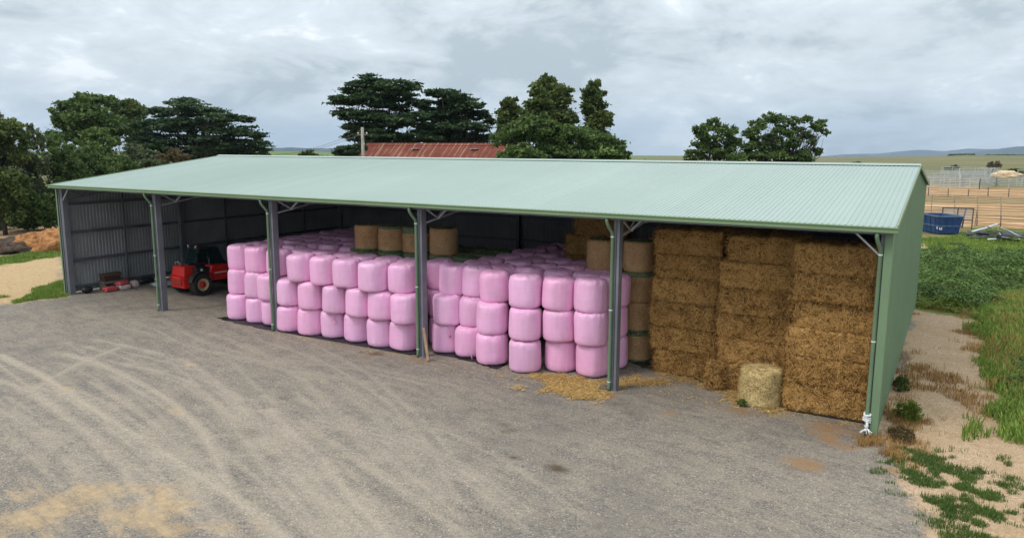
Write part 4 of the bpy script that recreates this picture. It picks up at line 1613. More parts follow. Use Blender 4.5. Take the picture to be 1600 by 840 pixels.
def wheel(x, y, s):
    r, w = .60, .42
    c = np.array([x, y, r])
    ax = np.array([s, 0, 0.0])
    rt = empty('wheel', c)
    rt.parent = tele
    mbt = MB()
    mbt.lathe([(.34, -w / 2 + .03), (.50, -w / 2), (.555, -w / 2 + .03), (.57, -w / 2 + .1), (.57, w / 2 - .1), (.555, w / 2 - .03), (.50, w / 2), (.34, w / 2 - .03), (.33, 0), (.34, -w / 2 + .03)], 36, ax, cap=False)
    for k in range(22):
        for side in (-1, 1):
            a = (k + (.5 if side > 0 else 0)) * 2 * math.pi / 22
            q0 = np.array([side * .02, math.cos(a) * .585, math.sin(a) * .585])
            a2 = a + .20
            q1 = np.array([side * .205, math.cos(a2) * .572, math.sin(a2) * .572])
            mbt.bar(q0, q1, .055, .055, up=(0, math.cos(a), math.sin(a)))
    mbt.build('tyre', M['rubber'], rt, False)
    MB().lathe([(.12, .0), (.12, w / 2 - .10), (.24, w / 2 - .12), (.31, w / 2 - .06), (.345, w / 2 - .02), (.345, w / 2 - .05), (.345, -w / 2 + .05), (.1, -w / 2 + .06)], 32, ax).build('rim', M['cream'], rt, True)
    hb = MB().lathe([(.13, w / 2 - .11), (.13, w / 2 - .03), (.09, w / 2 + .0), (.03, w / 2 + .01)], 20, ax)
    for k in range(8):
        a = k * math.pi / 4
        hb.lathe([(.032, w / 2 - .11), (.032, w / 2 - .05)], 8, ax, (0, math.cos(a) * .165, math.sin(a) * .165))
    hb.build('hub', M['red'], rt)


for y in (0.0, 2.85):
    for s in (-1, 1):
        wheel(s * .90, y, s)
T_ = lambda m_, n, mat, bev=.02, sm=False: m_.build(n, mat, tele, sm, bev)
T_(MB().bx(-.55, .55, -.85, 3.5, .50, .95).bx(-.35, .35, 3.4, 3.9, .55, .85).bx(-.95, .95, -.12, .12, .5, .7).bx(-.95, .95, 2.73, 2.97, .5, .7), 'chassis', M['black'])
# rear counterweight: rounded block with a step, and the upper hood
T_(MB().hexa([(-.62, -.84, .42), (.62, -.84, .42), (.64, -.35, .42), (-.64, -.35, .42), (-.62, -.92, 1.06), (.62, -.92, 1.06), (.64, -.30, 1.06), (-.64, -.30, 1.06)]), 'counterweight', M['red'], .07)
T_(MB().hexa([(-.58, -.80, 1.06), (.58, -.80, 1.06), (.60, -.05, 1.06), (-.60, -.05, 1.06), (-.54, -.74, 1.60), (.54, -.74, 1.60), (.56, -.05, 1.62), (-.56, -.05, 1.62)]), 'rear_hood', M['red'], .05)
T_(MB().bx(-.5, .5, -.925, -.905, .62, .92), 'rear_grille', M['dark_red'], .0)
# engine cover along the camera side
T_(MB().prism([(.55, .72), (2.15, .72), (2.30, 1.02), (3.2, 1.12), (3.35, 1.36), (.62, 1.60), (.50, 1.30), (.42, 1.10)], .42, 1.06, axis='x'), 'engine_cover', M['red'], .05)
T_(MB().bx(.50, .98, -.28, .5, 1.10, 1.52), 'air_intake', M['black'], .03)
T_(MB().bx(.93, .99, -.06, .08, 1.34, 1.46), 'fuel_label', M['white'], .0)
for y in (0.0, 2.85):
    for s in (-1, 1):
        arc = [(y + .72 * math.cos(a), .62 + .72 * math.sin(a)) for a in np.linspace(.25, math.pi - .25, 12)]
        arc += [(y + .67 * math.cos(a), .62 + .67 * math.sin(a)) for a in np.linspace(math.pi - .25, .25, 12)]
        T_(MB().prism(arc, min(s * .72, s * 1.10), max(s * .72, s * 1.10), axis='x'), 'mudguard', M['black'], .0)
# boom: pivot high at the rear, running down towards the front
T_(MB().bar((.24, -.40, 1.58), (.24, 3.6, 1.22), .30, .30).bar((.24, 3.3, 1.25), (.24, 5.2, 1.08), .24, .24), 'boom', M['black'], .02)
T_(MB().bar((.24, 5.15, 1.08), (.24, 5.45, .5), .26, .26).bx(-.5, .74, 5.40, 5.50, .25, .95), 'carriage', M['black'], .02)
for x in (-.35, .55):
    T_(MB().bx(x - .06, x + .06, 5.45, 6.65, .10, .15).bx(x - .06, x + .06, 5.48, 5.53, .10, .9), 'fork', M['black'], .0)
# cab: floor pan, pillars, roof, glass
cabp = [(.30, 1.05), (2.05, 1.05), (2.20, 1.55), (1.70, 2.38), (.55, 2.42), (.25, 1.60)]
X0, X1 = -.98, .02
T_(MB().prism([(.30, .80), (2.1, .80), (2.18, 1.42), (.26, 1.42)], X0, X1, axis='x'), 'cab_shell', M['black'], .03)
pm = MB()
for x in (X0 + .04, X1 - .04):
    pm.bar((x, .28, 1.42), (x, .30, 1.62), .07, .07).bar((x, .30, 1.62), (x, .58, 2.36), .07, .07).bar((x, 1.10, 1.42), (x, 1.12, 2.36), .06, .06)
    pm.bar((x, 2.16, 1.42), (x, 1.72, 2.36), .07, .07).bar((x, .55, 2.36), (x, 1.75, 2.34), .07, .07)
T_(pm, 'cab_frame', M['black'], .008)
T_(MB().hexa([(X0 - .02, .50, 2.34), (X1 + .02, .50, 2.34), (X1 + .02, 1.82, 2.33), (X0 - .02, 1.82, 2.33), (X0 + .05, .58, 2.44), (X1 - .05, .58, 2.44), (X1 - .05, 1.70, 2.42), (X0 + .05, 1.70, 2.42)]), 'cab_roof', M['black'], .03)
for x in (X0 + .03, X1 - .03):
    T_(MB().prism([(.31, 1.42), (2.13, 1.42), (1.71, 2.33), (.58, 2.33), (.31, 1.62)], x - .004, x + .004, axis='x'), 'side_window', M['glass'], .0)
T_(MB().hexa([(X0 + .05, .30, 1.5), (X1 - .05, .30, 1.5), (X1 - .05, .31, 1.5), (X0 + .05, .31, 1.5), (X0 + .05, .56, 2.32), (X1 - .05, .56, 2.32), (X1 - .05, .57, 2.32), (X0 + .05, .57, 2.32)]), 'rear_window', M['glass'], .0)
T_(MB().bx(-.75, -.25, .65, 1.15, 1.2, 1.42).bx(-.75, -.25, .6, .72, 1.4, 2.0), 'seat', M['black'], .04)
sw = MB().tube([(-.5 + .19 * math.cos(a), 1.45 + .06 * math.sin(a), 1.72 + .19 * math.sin(a)) for a in np.linspace(0, 6.28, 20)], .018, 6).tube([(-.5, 1.75, 1.4), (-.5, 1.46, 1.72)], .03, 6)
T_(sw, 'steering_wheel', M['black'], .0)
for x in (-.85, -.15):
    T_(MB().lathe([(.02, 0), (.07, .02), (.075, .08)], 12, (0, -1, .1), (x, .52, 2.52)).bx(x - .015, x + .015, .47, .53, 2.42, 2.5), 'work_lamp', M['galv'], .0)
T_(MB().lathe([(.06, 0), (.06, .10), (.045, .14), (.01, .15)], 12, c=(-.5, .8, 2.43)), 'beacon', M['dark_red'], .0)
T_(MB().tube([(.55, 2.25, 1.5), (.85, 2.35, 1.62), (.95, 2.38, 1.75)], .015, 6).hexa([(.86, 2.36, 1.68), (1.04, 2.36, 1.68), (1.04, 2.41, 1.68), (.86, 2.41, 1.68), (.86, 2.36, 1.98), (1.04, 2.36, 1.98), (1.04, 2.41, 1.98), (.86, 2.41, 1.98)]), 'mirror', M['black'], .0)
T_(MB().tube([(-.50, -.60, 1.58), (-.50, -.60, 1.74), (-.27, -.58, 1.82), (-.05, -.60, 1.74), (-.05, -.60, 1.58)], .02, 6), 'grab_handle', M['galv'], .0)
for s in (-1, 1):
    T_(MB().bx(s * .48 - .10, s * .48 + .10, -.945, -.90, .95, 1.05), 'tail_light', M['dark_red'], .01)
T_(MB().tube([(.80, .62, 1.45), (.80, .62, 1.92), (.82, .52, 2.02)], .045, 10), 'exhaust', M['scrap_dark'], .0)
for k_ in range(3):
    T_(MB().tube([(.46, -.2 + .1 * k_, 1.6), (.50, .35 + .1 * k_, 1.74), (.44, 1.0 + .1 * k_, 1.56), (.40, 1.6, 1.46)], .02, 6), 'hose', M['black'], .0)
T_(MB().bx(1.062, 1.068, .75, 1.5, 1.12, 1.18), 'stripe', M['white'], .0)
T_(MB().bx(.05, .09, .35, .42, 1.05, 2.25).bx(.05, .09, 2.05, 2.12, 1.05, 1.6), 'handrail', M['black'], .0)
fc = bpy.data.curves.new('lettering', 'FONT')
fc.body = 'MANITOU'
fc.size = .24
fc.extrude = .003
fo = bpy.data.objects.new('lettering', fc)
COL.objects.link(fo)
fo.parent = tele
fo.location = (1.064, 1.62, 1.27)
fo.rotation_euler = (R(90), R(5.0), R(90))
fc.materials.append(M['white'])
bpy.context.view_layer.update()
_tm = bpy.data.meshes.new_from_object(fo)
_ml = fo.matrix_local.copy()
bpy.data.objects.remove(fo)
fo = link('lettering', _tm, tele)
fo.matrix_local = _ml

# ------------------------------------------------------------------ trees
def crown_mesh(name, blobs, n, leaf, mat, seed, sub=10, flat=1.0, sub_r=(.30, .48), aspect=.6, shell=.55, up=.3, spray=.5):
    """blobs: (centre, radii). Each blob is broken into sub-clumps; leaf sprays lie on and in the clumps."""
    r_ = np.random.default_rng(seed)
    C, RR, TT = [], [], []
    for c, r in blobs:
        c, r = np.asarray(c), np.asarray(r)
        k = max(3, int(sub * 2.6))
        d = r_.normal(0, 1, (k, 3))
        d /= np.linalg.norm(d, axis=1)[:, None]
        rad = r_.uniform(.05, 1.0, (k, 1)) ** .45 * .88
        C.append(c + d * rad * r)
        q = r_.uniform(sub_r[0] * .55, sub_r[1] * .8, (k, 1)) * r
        q[:, 2] *= flat
        RR.append(q)
        TT.append(r_.normal(0, .16, k))
    n, leaf = int(n * 2.1), leaf * .66
    C, RR, TT = np.concatenate(C), np.concatenate(RR), np.concatenate(TT)
    w = (RR[:, 0] * RR[:, 1] + RR[:, 0] * RR[:, 2]) * r_.uniform(.35, 1.4, len(RR))
    i = r_.choice(len(C), n, p=w / w.sum())
    d = r_.normal(0, 1, (n, 3))
    d /= np.linalg.norm(d, axis=1)[:, None]
    rad = np.abs(r_.normal(0, 1, (n, 1))) * .42 + .40 * r_.uniform(0, 1, (n, 1))
    p = C[i] + d * rad * RR[i] * 1.25
    # sprays reach outward from the middle of the crown, roughly level
    cen = np.mean(C, 0)
    o_ = p - cen
    o_ /= np.linalg.norm(o_, axis=1)[:, None] + 1e-6
    t = o_ * spray + r_.normal(0, .6, (n, 3))
    t[:, 2] *= .55 if flat < .9 else .9
    t /= np.linalg.norm(t, axis=1)[:, None]
    nn = r_.normal(0, 1, (n, 3)) + np.array([0, 0, up])
    b = np.cross(nn, t)
    b /= np.linalg.norm(b, axis=1)[:, None] + 1e-6
    nn = np.cross(t, b)
    s = leaf * r_.uniform(.45, 1.3, (n, 1))
    t, b = t * s, b * s * aspect
    Q = np.stack([p - t * .8, p - b * .9 + nn * s * .15, p + t * 1.1, p + b * .9 + nn * s * .15], 1)
    tint = np.clip(.42 + TT[i] + r_.normal(0, .2, n), 0, 1)
    return quads_mesh(name, Q, mat, tint)


def make_tree(name, label, ell, d, n, leaf, mat, seed, base=None, depth=1.0, trunk_r=.35, sub=10, flat=1.0, group='trees behind the shed', limbs=True, bark='dark_bark',
              cat='tree', limb_r=.4, **kw):
    """ell: crown lumps as (u, v, ru, rv) seen in the photograph at distance d; every lump is given its own depth"""
    r_ = np.random.default_rng(seed)
    k = d / FPX
    blobs = []
    wmax = max(e[2] for e in ell) * k
    for e in ell:
        dd = d + (e[4] if len(e) > 4 else r_.uniform(-.5, .5) * wmax * depth)
        blobs.append((at(e[0], e[1], dd), (e[2] * dd / FPX, e[2] * dd / FPX * depth, e[3] * dd / FPX)))
    cen = np.mean([b_[0] for b_ in blobs], 0)
    bx_, by_ = (cen[0], cen[1]) if base is None else at(base, 233, d)[:2]
    gz = float(ground_z(bx_, by_)[0])
    root = empty(name, (bx_, by_, gz))
    tag(root, label, cat, group)
    inv = Matrix.Translation((-bx_, -by_, -gz))
    o = link('crown', crown_mesh('crown', blobs, n, leaf, mat, seed, sub, flat, **kw), root)
    o.matrix_parent_inverse = inv
    top = max(b_[0][2] for b_ in blobs)
    mb_ = MB()
    fork = gz + (min(b_[0][2] for b_ in blobs) - gz) * .6 + .25 * (cen[2] - gz)
    p = [np.array([bx_, by_, gz - .3])]
    m_ = 6
    hi = max(fork, gz + .8 * (top - gz))
    for j in range(1, m_ + 1):
        t_ = j / m_
        p.append(np.array([bx_ + (cen[0] - bx_) * t_ + r_.normal(0, .12), by_ + (cen[1] - by_) * t_ + r_.normal(0, .12), gz + (hi - gz) * t_]))
    mb_.tube(p, np.linspace(trunk_r, trunk_r * .25, m_ + 1), 8)
    if limbs:
        for c, r in blobs:
            c = np.asarray(c)
            zt = min(max(gz + .3 * (c[2] - gz) + .15 * (hi - gz), gz + .8), hi)
            t_ = (zt - gz) / (hi - gz) * m_
            j = min(int(t_), m_ - 1)
            q0 = p[j] + (p[j + 1] - p[j]) * (t_ - j)
            for _ in range(2):
                e_ = c + r_.normal(0, .22, 3) * np.asarray(r) + (q0 - c) * .10
                ll = np.linalg.norm(e_ - q0)
                pts_ = [q0 + (e_ - q0) * t_ + np.array([0, 0, -.30 * ll * t_ * (1 - t_)]) + (r_.normal(0, .045 * ll, 3) if 0 < t_ < 1 else 0) for t_ in (0, .25, .5, .75, 1)]
                mb_.tube(pts_, trunk_r * limb_r * np.array([1, .75, .5, .3, .12]), 5)
                for tw in range(3):
                    q_ = pts_[2 + tw % 2]
                    mb_.tube([q_, q_ + (e_ - q_) * .5 + r_.normal(0, .10 * ll, 3), e_ + r_.normal(0, .5, 3) * np.asarray(r)], trunk_r * limb_r * np.array([.32, .2, .06]), 4)
    o = mb_.build('trunk', M[bark], root, True)
    o.matrix_parent_inverse = inv
    return root


G_ = 'leaf_green'
CY = dict(sub=16, flat=.42, sub_r=(.28, .46), aspect=.45, shell=.6, up=.8)
# dark layered cypresses in the middle
make_tree('cypress', 'dark spreading cypress with flat layered boughs behind the rusty roof', [
    (582, 130, 40, 13), (560, 140, 34, 12), (612, 138, 44, 14), (645, 136, 20, 9), (540, 157, 30, 11), (580, 160, 50, 16), (628, 160, 40, 16), (545, 178, 28, 11),
    (590, 186, 52, 18), (640, 190, 40, 18), (562, 200, 30, 12), (600, 212, 50, 16), (650, 215, 40, 14), (552, 214, 18, 8)], 84, 17000, .42, M['leaf_cypress'], 1, base=580, trunk_r=.7, **CY)
make_tree('cypress', 'dark wind-swept cypress tapering away from its taller neighbour', [
    (690, 146, 28, 8), (712, 154, 34, 10), (675, 166, 30, 12), (730, 166, 30, 9), (700, 178, 44, 14), (748, 180, 22, 9), (690, 198, 46, 16), (740, 198, 34, 11), (765, 190, 12, 6), (705, 216, 48, 13), (752, 216, 22, 9)],
    88, 14000, .42, M['leaf_cypress'], 2, base=700, trunk_r=.6, **CY)
make_tree('cypress', 'low dark cypress bush at the end of the rusty roof', [(545, 236, 20, 11), (530, 242, 12, 8), (562, 232, 12, 9)], 72, 3500, .3, M['leaf_cypress'], 3, base=548, trunk_r=.2, **CY)
# the big cypress on the road side
make_tree('cypress', 'broad dark cypress with flat ragged boughs beside the roof peak', [
    (285, 160, 30, 7), (300, 172, 50, 11), (255, 176, 30, 10), (345, 184, 40, 10), (384, 187, 16, 6), (240, 196, 40, 16), (300, 196, 60, 16), (360, 204, 44, 12), (404, 211, 16, 7), (230, 222, 40, 18), (290, 222, 60, 20),
    (350, 226, 60, 16), (405, 228, 24, 11), (250, 242, 50, 14), (330, 244, 70, 14), (395, 243, 30, 10)], 104, 20000, .48, M['leaf_cypress'], 4, base=310, trunk_r=.8, **CY)
# poplar-like trees
PO = dict(sub=14, sub_r=(.22, .38), aspect=.7, shell=.5)
make_tree('broadleaf_tree', 'tall dense conical tree, tallest of the three above the rusty roof end', [(857, 126, 18, 13), (850, 142, 30, 16), (868, 150, 30, 18), (858, 165, 42, 20), (845, 182, 36, 20), (872, 186, 34, 22), (858, 208, 40, 24)],
          82, 13000, .34, M['leaf_olive'], 5, base=858, trunk_r=.5, **PO)
make_tree('broadleaf_tree', 'slim pointed tree with an ochre tinge standing apart', [(928, 135, 12, 11), (928, 150, 20, 14), (930, 168, 25, 18), (930, 190, 27, 20), (945, 186, 15, 12), (928, 212, 30, 22)],
          80, 9000, .32, M['leaf_olive'], 6, base=929, trunk_r=.4, **PO)
make_tree('broadleaf_tree', 'rounded olive green tree beside the tallest conical tree', [(797, 160, 15, 11), (795, 176, 23, 16), (800, 196, 28, 20), (790, 216, 26, 20)], 84, 8000, .32, M['leaf_olive'], 7, base=796, trunk_r=.4, **PO)
make_tree('broadleaf_tree', 'wide mid green tree overlapping the end of the rusty roof', [(840, 196, 40, 18), (800, 214, 34, 20), (870, 216, 50, 24), (920, 222, 40, 22), (955, 226, 28, 18), (820, 238, 40, 16), (870, 244, 60, 18), (935, 246, 44, 16), (968, 240, 18, 14), (800, 245, 24, 10)],
          66, 22000, .26, M[G_], 8, base=870, trunk_r=.45, **PO)
# two open trees
OP = dict(sub=9, sub_r=(.22, .40), aspect=.55, shell=.75)
make_tree('broadleaf_tree', 'dark rounded tree, shorter of the pair standing on its own', [(1118, 196, 18, 12), (1096, 204, 16, 11), (1136, 206, 20, 13), (1110, 220, 30, 14), (1145, 224, 20, 12), (1092, 234, 20, 10), (1120, 240, 34, 14), (1080, 247, 14, 8), (1150, 246, 18, 10)],
          78, 8500, .27, M[G_], 9, base=1122, trunk_r=.3, limb_r=.5, **OP)
make_tree('broadleaf_tree', 'open-crowned tree with fanned dark limbs and see-through foliage', [(1205, 184, 18, 9), (1190, 196, 20, 11), (1228, 190, 20, 11), (1258, 188, 16, 9), (1278, 198, 15, 8), (1176, 208, 20, 11), (1215, 208, 24, 12), (1250, 206, 20, 9), (1180, 226, 22, 12),
          (1218, 228, 26, 11), (1275, 236, 14, 8), (1290, 206, 8, 6), (1195, 244, 34, 12), (1240, 246, 32, 11), (1168, 240, 16, 10), (1262, 212, 15, 7), (1240, 222, 16, 8), (1284, 190, 9, 5), (1258, 240, 16, 8), (1200, 216, 16, 8), (1270, 222, 8, 5)], 80, 11500, .27, M[G_], 10, base=1222, trunk_r=.35, limb_r=.5, bark='dark_bark', **OP)
make_tree('shrub', 'small olive shrub alone in the gap beside the roof peak', [(481, 240, 11, 7), (474, 245, 8, 6), (490, 244, 9, 6)], 76, 1500, .22, M['leaf_olive'], 11, base=482, trunk_r=.1, cat='shrub', **OP)
# belt of trees and shrubs on the road side
BR = dict(sub=12, sub_r=(.24, .42), aspect=.6, shell=.6)
GL = 'tree belt along the road'
make_tree('broadleaf_tree', 'big round-headed dark tree, tallest in the belt', [(122, 160, 30, 15), (160, 160, 26, 12), (105, 182, 28, 20), (145, 186, 46, 24), (120, 205, 40, 20), (175, 200, 30, 20)], 108, 14000, .42, M[G_], 12, base=135, trunk_r=.5, group=GL, **BR)
make_tree('broadleaf_tree', 'olive domed tree behind the big cypress', [(198, 164, 20, 12), (212, 176, 24, 14), (190, 186, 26, 20), (205, 206, 30, 24)], 114, 7000, .40, M['leaf_olive'], 13, base=200, trunk_r=.4, group=GL, **BR)
make_tree('broadleaf_tree', 'olive tree cut off by the frame beside the yard', [(-10, 190, 30, 20), (12, 205, 28, 20), (-20, 225, 40, 26), (14, 236, 34, 24), (-10, 270, 44, 34), (20, 290, 30, 30), (-15, 315, 40, 26), (18, 325, 26, 24)], 68, 15000, .30, M['leaf_olive'], 14, base=-5, trunk_r=.22, group=GL, **BR)
make_tree('broadleaf_tree', 'bright lime green tree in front of the big cypress', [(150, 210, 22, 12), (135, 218, 18, 12), (168, 220, 18, 12), (150, 236, 30, 16)], 92, 5500, .30, M['leaf_bright'], 15, base=150, trunk_r=.3, group=GL, **BR)
make_tree('sapling', 'thin grey green sapling with airy twigs beside the olive tree', [(45, 205, 14, 14), (60, 222, 14, 18), (40, 240, 18, 22), (62, 256, 18, 24), (48, 290, 24, 26), (28, 262, 22, 20), (45, 262, 20, 20), (20, 284, 22, 20)], 75, 9000, .22, M['leaf_grey'], 16, base=50, trunk_r=.16, group=GL, **OP)
make_tree('sapling', 'grey green sapling thicket nearest the shed corner', [(84, 222, 18, 16), (100, 240, 22, 20), (80, 262, 24, 24), (110, 270, 26, 24), (92, 300, 26, 30), (70, 320, 20, 24)], 78, 9000, .24, M['leaf_green'], 17, base=90, trunk_r=.18, group=GL, **BR)
make_tree('shrub', 'dense mid green shrub along the belt behind the roof edge', [(130, 246, 26, 18), (165, 254, 30, 20), (140, 272, 34, 22), (190, 262, 26, 18), (120, 300, 30, 30), (160, 290, 30, 26)], 82, 11000, .26, M[G_], 18, base=150, trunk_r=.2, group=GL, cat='shrub', **BR)
make_tree('shrub', 'grey green shrub with bare twigs by the roof edge', [(205, 238, 22, 14), (225, 246, 24, 14), (205, 256, 28, 16), (240, 254, 24, 12)], 84, 6000, .24, M['leaf_grey'], 19, base=215, trunk_r=.16, group=GL, cat='shrub', **BR)
make_tree('shrub', 'brownish autumn shrub in front of the big cypress', [(272, 240, 12, 12), (258, 250, 18, 10), (285, 248, 14, 9), (240, 258, 20, 9)], 84, 3800, .22, M['leaf_brown'], 20, base=265, trunk_r=.14, group=GL, cat='shrub', **OP)
make_tree('shrub', 'low dark scrub at the foot of the tree belt', [(15, 318, 30, 22), (45, 328, 28, 18), (75, 330, 24, 20), (-15, 325, 30, 24), (5, 300, 30, 24)], 80, 9000, .24, M['leaf_green'], 21, base=30, trunk_r=.15, group=GL, cat='shrub', **BR)
make_tree('shrub', 'dark undergrowth hiding the trunks between yard and road', [(-15, 348, 26, 14), (15, 345, 24, 15), (45, 344, 22, 14), (72, 341, 20, 14), (95, 334, 20, 16), (60, 318, 24, 20), (30, 310, 24, 22)], 72, 12000, .24, M['leaf_green'], 31, base=40, trunk_r=.12, group=GL, cat='shrub', **BR)
# bushes out in the paddocks
make_tree('shrub', 'round russet bush beside the stockyards', [(1553, 257, 9, 6), (1547, 260, 7, 5), (1560, 260, 7, 5)], 250, 900, .5, M['leaf_brown'], 22, base=1553, trunk_r=.2, cat='shrub', group='bushes beyond the stockyards', **OP)
make_tree('shrub', 'small green bush behind the stockyard rails', [(1492, 262, 7, 4), (1484, 263, 6, 3), (1478, 263, 4, 3)], 280, 600, .5, M[G_], 23, base=1488, trunk_r=.2, cat='shrub', group='bushes beyond the stockyards', **OP)
make_tree('shrub', 'dark green bush beside the pale earth mound', [(1584, 266, 8, 4), (1592, 268, 7, 4), (1576, 267, 5, 3)], 220, 700, .45, M[G_], 24, base=1585, trunk_r=.2, cat='shrub', group='bushes beyond the stockyards', **OP)
make_tree('shrub', 'tiny dark bush on the skyline past the open tree', [(1340, 255, 7, 3.5), (1332, 256, 4, 3)], 300, 400, .5, M[G_], 25, base=1340, trunk_r=.2, cat='shrub', group='bushes beyond the stockyards', **OP)


def far_wood(name, label, lumps, d, n, leaf, seed):
    bl = [(at(u, v, d + random.uniform(-25, 25)), (ru * d / FPX, ru * d / FPX, rv * d / FPX)) for u, v, ru, rv in lumps]
    me = crown_mesh(name, bl, n, leaf, M['leaf_green'], seed, 8)
    tag(link(name, me), label, 'woodland', kind='stuff')


r_ = np.random.default_rng(77)
far_wood('far_woodland', 'dark line of trees far off below the hills', [(u, 253 + r_.uniform(-.8, .8), r_.uniform(4, 9), r_.uniform(1.6, 3.2)) for u in np.arange(985, 1075, 6)], 800, 4500, 2.0, 51)
far_wood('ridge_woodland', 'patch of dark trees on top of the pasture ridge', [(u, 242.4 + r_.uniform(-.4, .4), 5, r_.uniform(1.2, 1.9)) for u in np.arange(1486, 1522, 4)] +
         [(u, 243.6 + r_.uniform(-.6, .4), 5, r_.uniform(1.0, 2.4)) for u in np.arange(1545, 1610, 5)], 890, 4500, 2.0, 52)
far_wood('field_woodland', 'dark trees edging the green field beyond the roof peak', [(u, 247 + r_.uniform(-1, 1), 8, r_.uniform(1.8, 3.4)) for u in np.arange(425, 525, 7)], 520, 4000, 1.5, 53)

# ------------------------------------------------------------------ rusty woolshed behind
YH, ZH = 40.0, 8.35
_e = CAM + ray(553, 250) * ((-13.39 - CAM[0]) / ray(553, 250)[0])
slope = (ZH - _e[2]) / (YH - _e[1])
wool = empty('old_woolshed', (-3.5, YH, 0))
tag(wool, 'old farm building with a long rusty red iron roof behind the shed', 'building')
inv = Matrix.Translation((3.5, -YH, 0))


def W_(mb_, name, mat, **k):
    o = mb_.build(name, mat, wool, **k)
    o.matrix_parent_inverse = inv
    return o


xa, xb = -13.4, 6.5
drop = 5.2
hw = drop / max(slope, .3)
hw = min(hw, 10.0)
zE = ZH - slope * hw
mb = MB()
n = int((xb - xa) / .09)
xs = np.linspace(xa, xb, n)
zz = .018 * np.cos(np.arange(n) * math.pi)
for s in (-1, 1):
    V = np.concatenate([np.stack([xs, np.full(n, YH), ZH + zz], 1), np.stack([xs, np.full(n, YH + s * hw), zE + zz], 1)])
    V2 = V - np.array([0, 0, .02])
    mb.add(V, [(i, i + 1, n + i + 1, n + i) for i in range(n - 1)])
    mb.add(V2, [(i + 1, i, n + i, n + i + 1) for i in range(n - 1)])
roof = W_(mb, 'roof', M['rust'])
mb = MB()
for s in (-1, 1):
    mb.hexa([(xa - .02, YH, ZH + .03), (xb + .02, YH, ZH + .03), (xb + .02, YH + s * .28, ZH + .03 - slope * .28), (xa - .02, YH + s * .28, ZH + .03 - slope * .28),
             (xa - .02, YH, ZH + .045), (xb + .02, YH, ZH + .045), (xb + .02, YH + s * .28, ZH + .045 - slope * .28), (xa - .02, YH + s * .28, ZH + .045 - slope * .28)])
W_(mb, 'ridge_capping', M['rust'])
for u, v in ((650, 233), (742, 233.5)):
    k = ray(u, v)
    # where this line of sight meets the roof slope
    t_ = (ZH - slope * YH - CAM[2] + slope * CAM[1]) / (k[2] - slope * k[1])
    p = CAM + k * t_
    mb = MB()
    for dx in (-.22, .22):
        mb.box((p[0] + dx, p[1], p[2] + .06), (.36, .60, .05), M=None)
    W_(mb, 'skylight', M['galv'])
W_(MB().prism([(YH - hw + .4, 0), (YH + hw - .4, 0), (YH + hw - .4, zE - .1), (YH, ZH - .15), (YH - hw + .4, zE - .1)], xa + .3, xb - .3, axis='x'), 'wall', M['stone'])

# power pole and line
pp = at(567, 232, 71)
pole = empty('power_pole', (pp[0], pp[1], 0))
tag(pole, 'pale timber power pole in front of the dark cypress', 'power pole')
ztop = float(at(567, 199, 71)[2])
o = MB().tube([(0, 0, -.2), (0, 0, ztop)], [.19, .14], 10).build('pole', M['pole'], pole, True)
o = MB().bx(-.62, .62, -.05, .05, ztop - .72, ztop - .62).build('crossarm', M['grey_wood'], pole)
for x in (-.52, .52, 0):
    MB().lathe([(.03, 0), (.06, .03), (.06, .12), (.03, .16)], 8, c=(x, 0, ztop - .62)).build('insulator', M['white'], pole, True)
wl = MB()
for dx in (-.52, .52):
    a = np.array([pp[0] + dx, pp[1], ztop - .46])
    b = at(380, 232, 150) + np.array([dx, 0, 0])
    pts = [a + (b - a) * t_ + np.array([0, 0, -4 * 1.6 * t_ * (1 - t_)]) for t_ in np.linspace(0, 1, 20)]
    wl.tube(pts, .018, 4)
o = wl.build('power_line', M['black'])
tag(o, 'pair of thin sagging wires running from the timber pole', 'power line')
p2 = at(380, 232, 150)
p2n = empty('power_pole', (p2[0], p2[1], float(ground_z(p2[0], p2[1])[0])))
tag(p2n, 'far timber power pole hidden among the tree belt', 'power pole')
MB().tube([(0, 0, -.2), (0, 0, p2[2] + .1)], [.19, .14], 8).build('pole', M['pole'], p2n, True)
MB().bx(-1.1, 1.1, -.06, .06, p2[2] - .15, p2[2] - .02).build('crossarm', M['grey_wood'], p2n)

# ------------------------------------------------------------------ yard beyond the end wall
# skip bin
bin_ = empty('skip_bin', (40.15, 60.6, 0), R(30))
tag(bin_, 'open blue steel skip bin with ribbed sloping sides', 'skip bin')


def skip_shell(l0, l1, w0, w1, z0, z1, t_=.05):
    m_ = MB()
    o_ = [(-l0, -w0, z0), (l0, -w0, z0), (l0, w0, z0), (-l0, w0, z0), (-l1, -w1, z1), (l1, -w1, z1), (l1, w1, z1), (-l1, w1, z1)]
    i_ = [(-l0 + t_, -w0 + t_, z0 + t_), (l0 - t_, -w0 + t_, z0 + t_), (l0 - t_, w0 - t_, z0 + t_), (-l0 + t_, w0 - t_, z0 + t_),
          (-l1 + t_, -w1 + t_, z1), (l1 - t_, -w1 + t_, z1), (l1 - t_, w1 - t_, z1), (-l1 + t_, w1 - t_, z1)]
    m_.add(o_ + i_, [(0, 3, 2, 1), (0, 1, 5, 4), (1, 2, 6, 5), (2, 3, 7, 6), (3, 0, 4, 7),
                     (8, 9, 10, 11), (8, 12, 13, 9), (9, 13, 14, 10), (10, 14, 15, 11), (11, 15, 12, 8),
                     (4, 5, 13, 12), (5, 6, 14, 13), (6, 7, 15, 14), (7, 4, 12, 15)])
    return m_


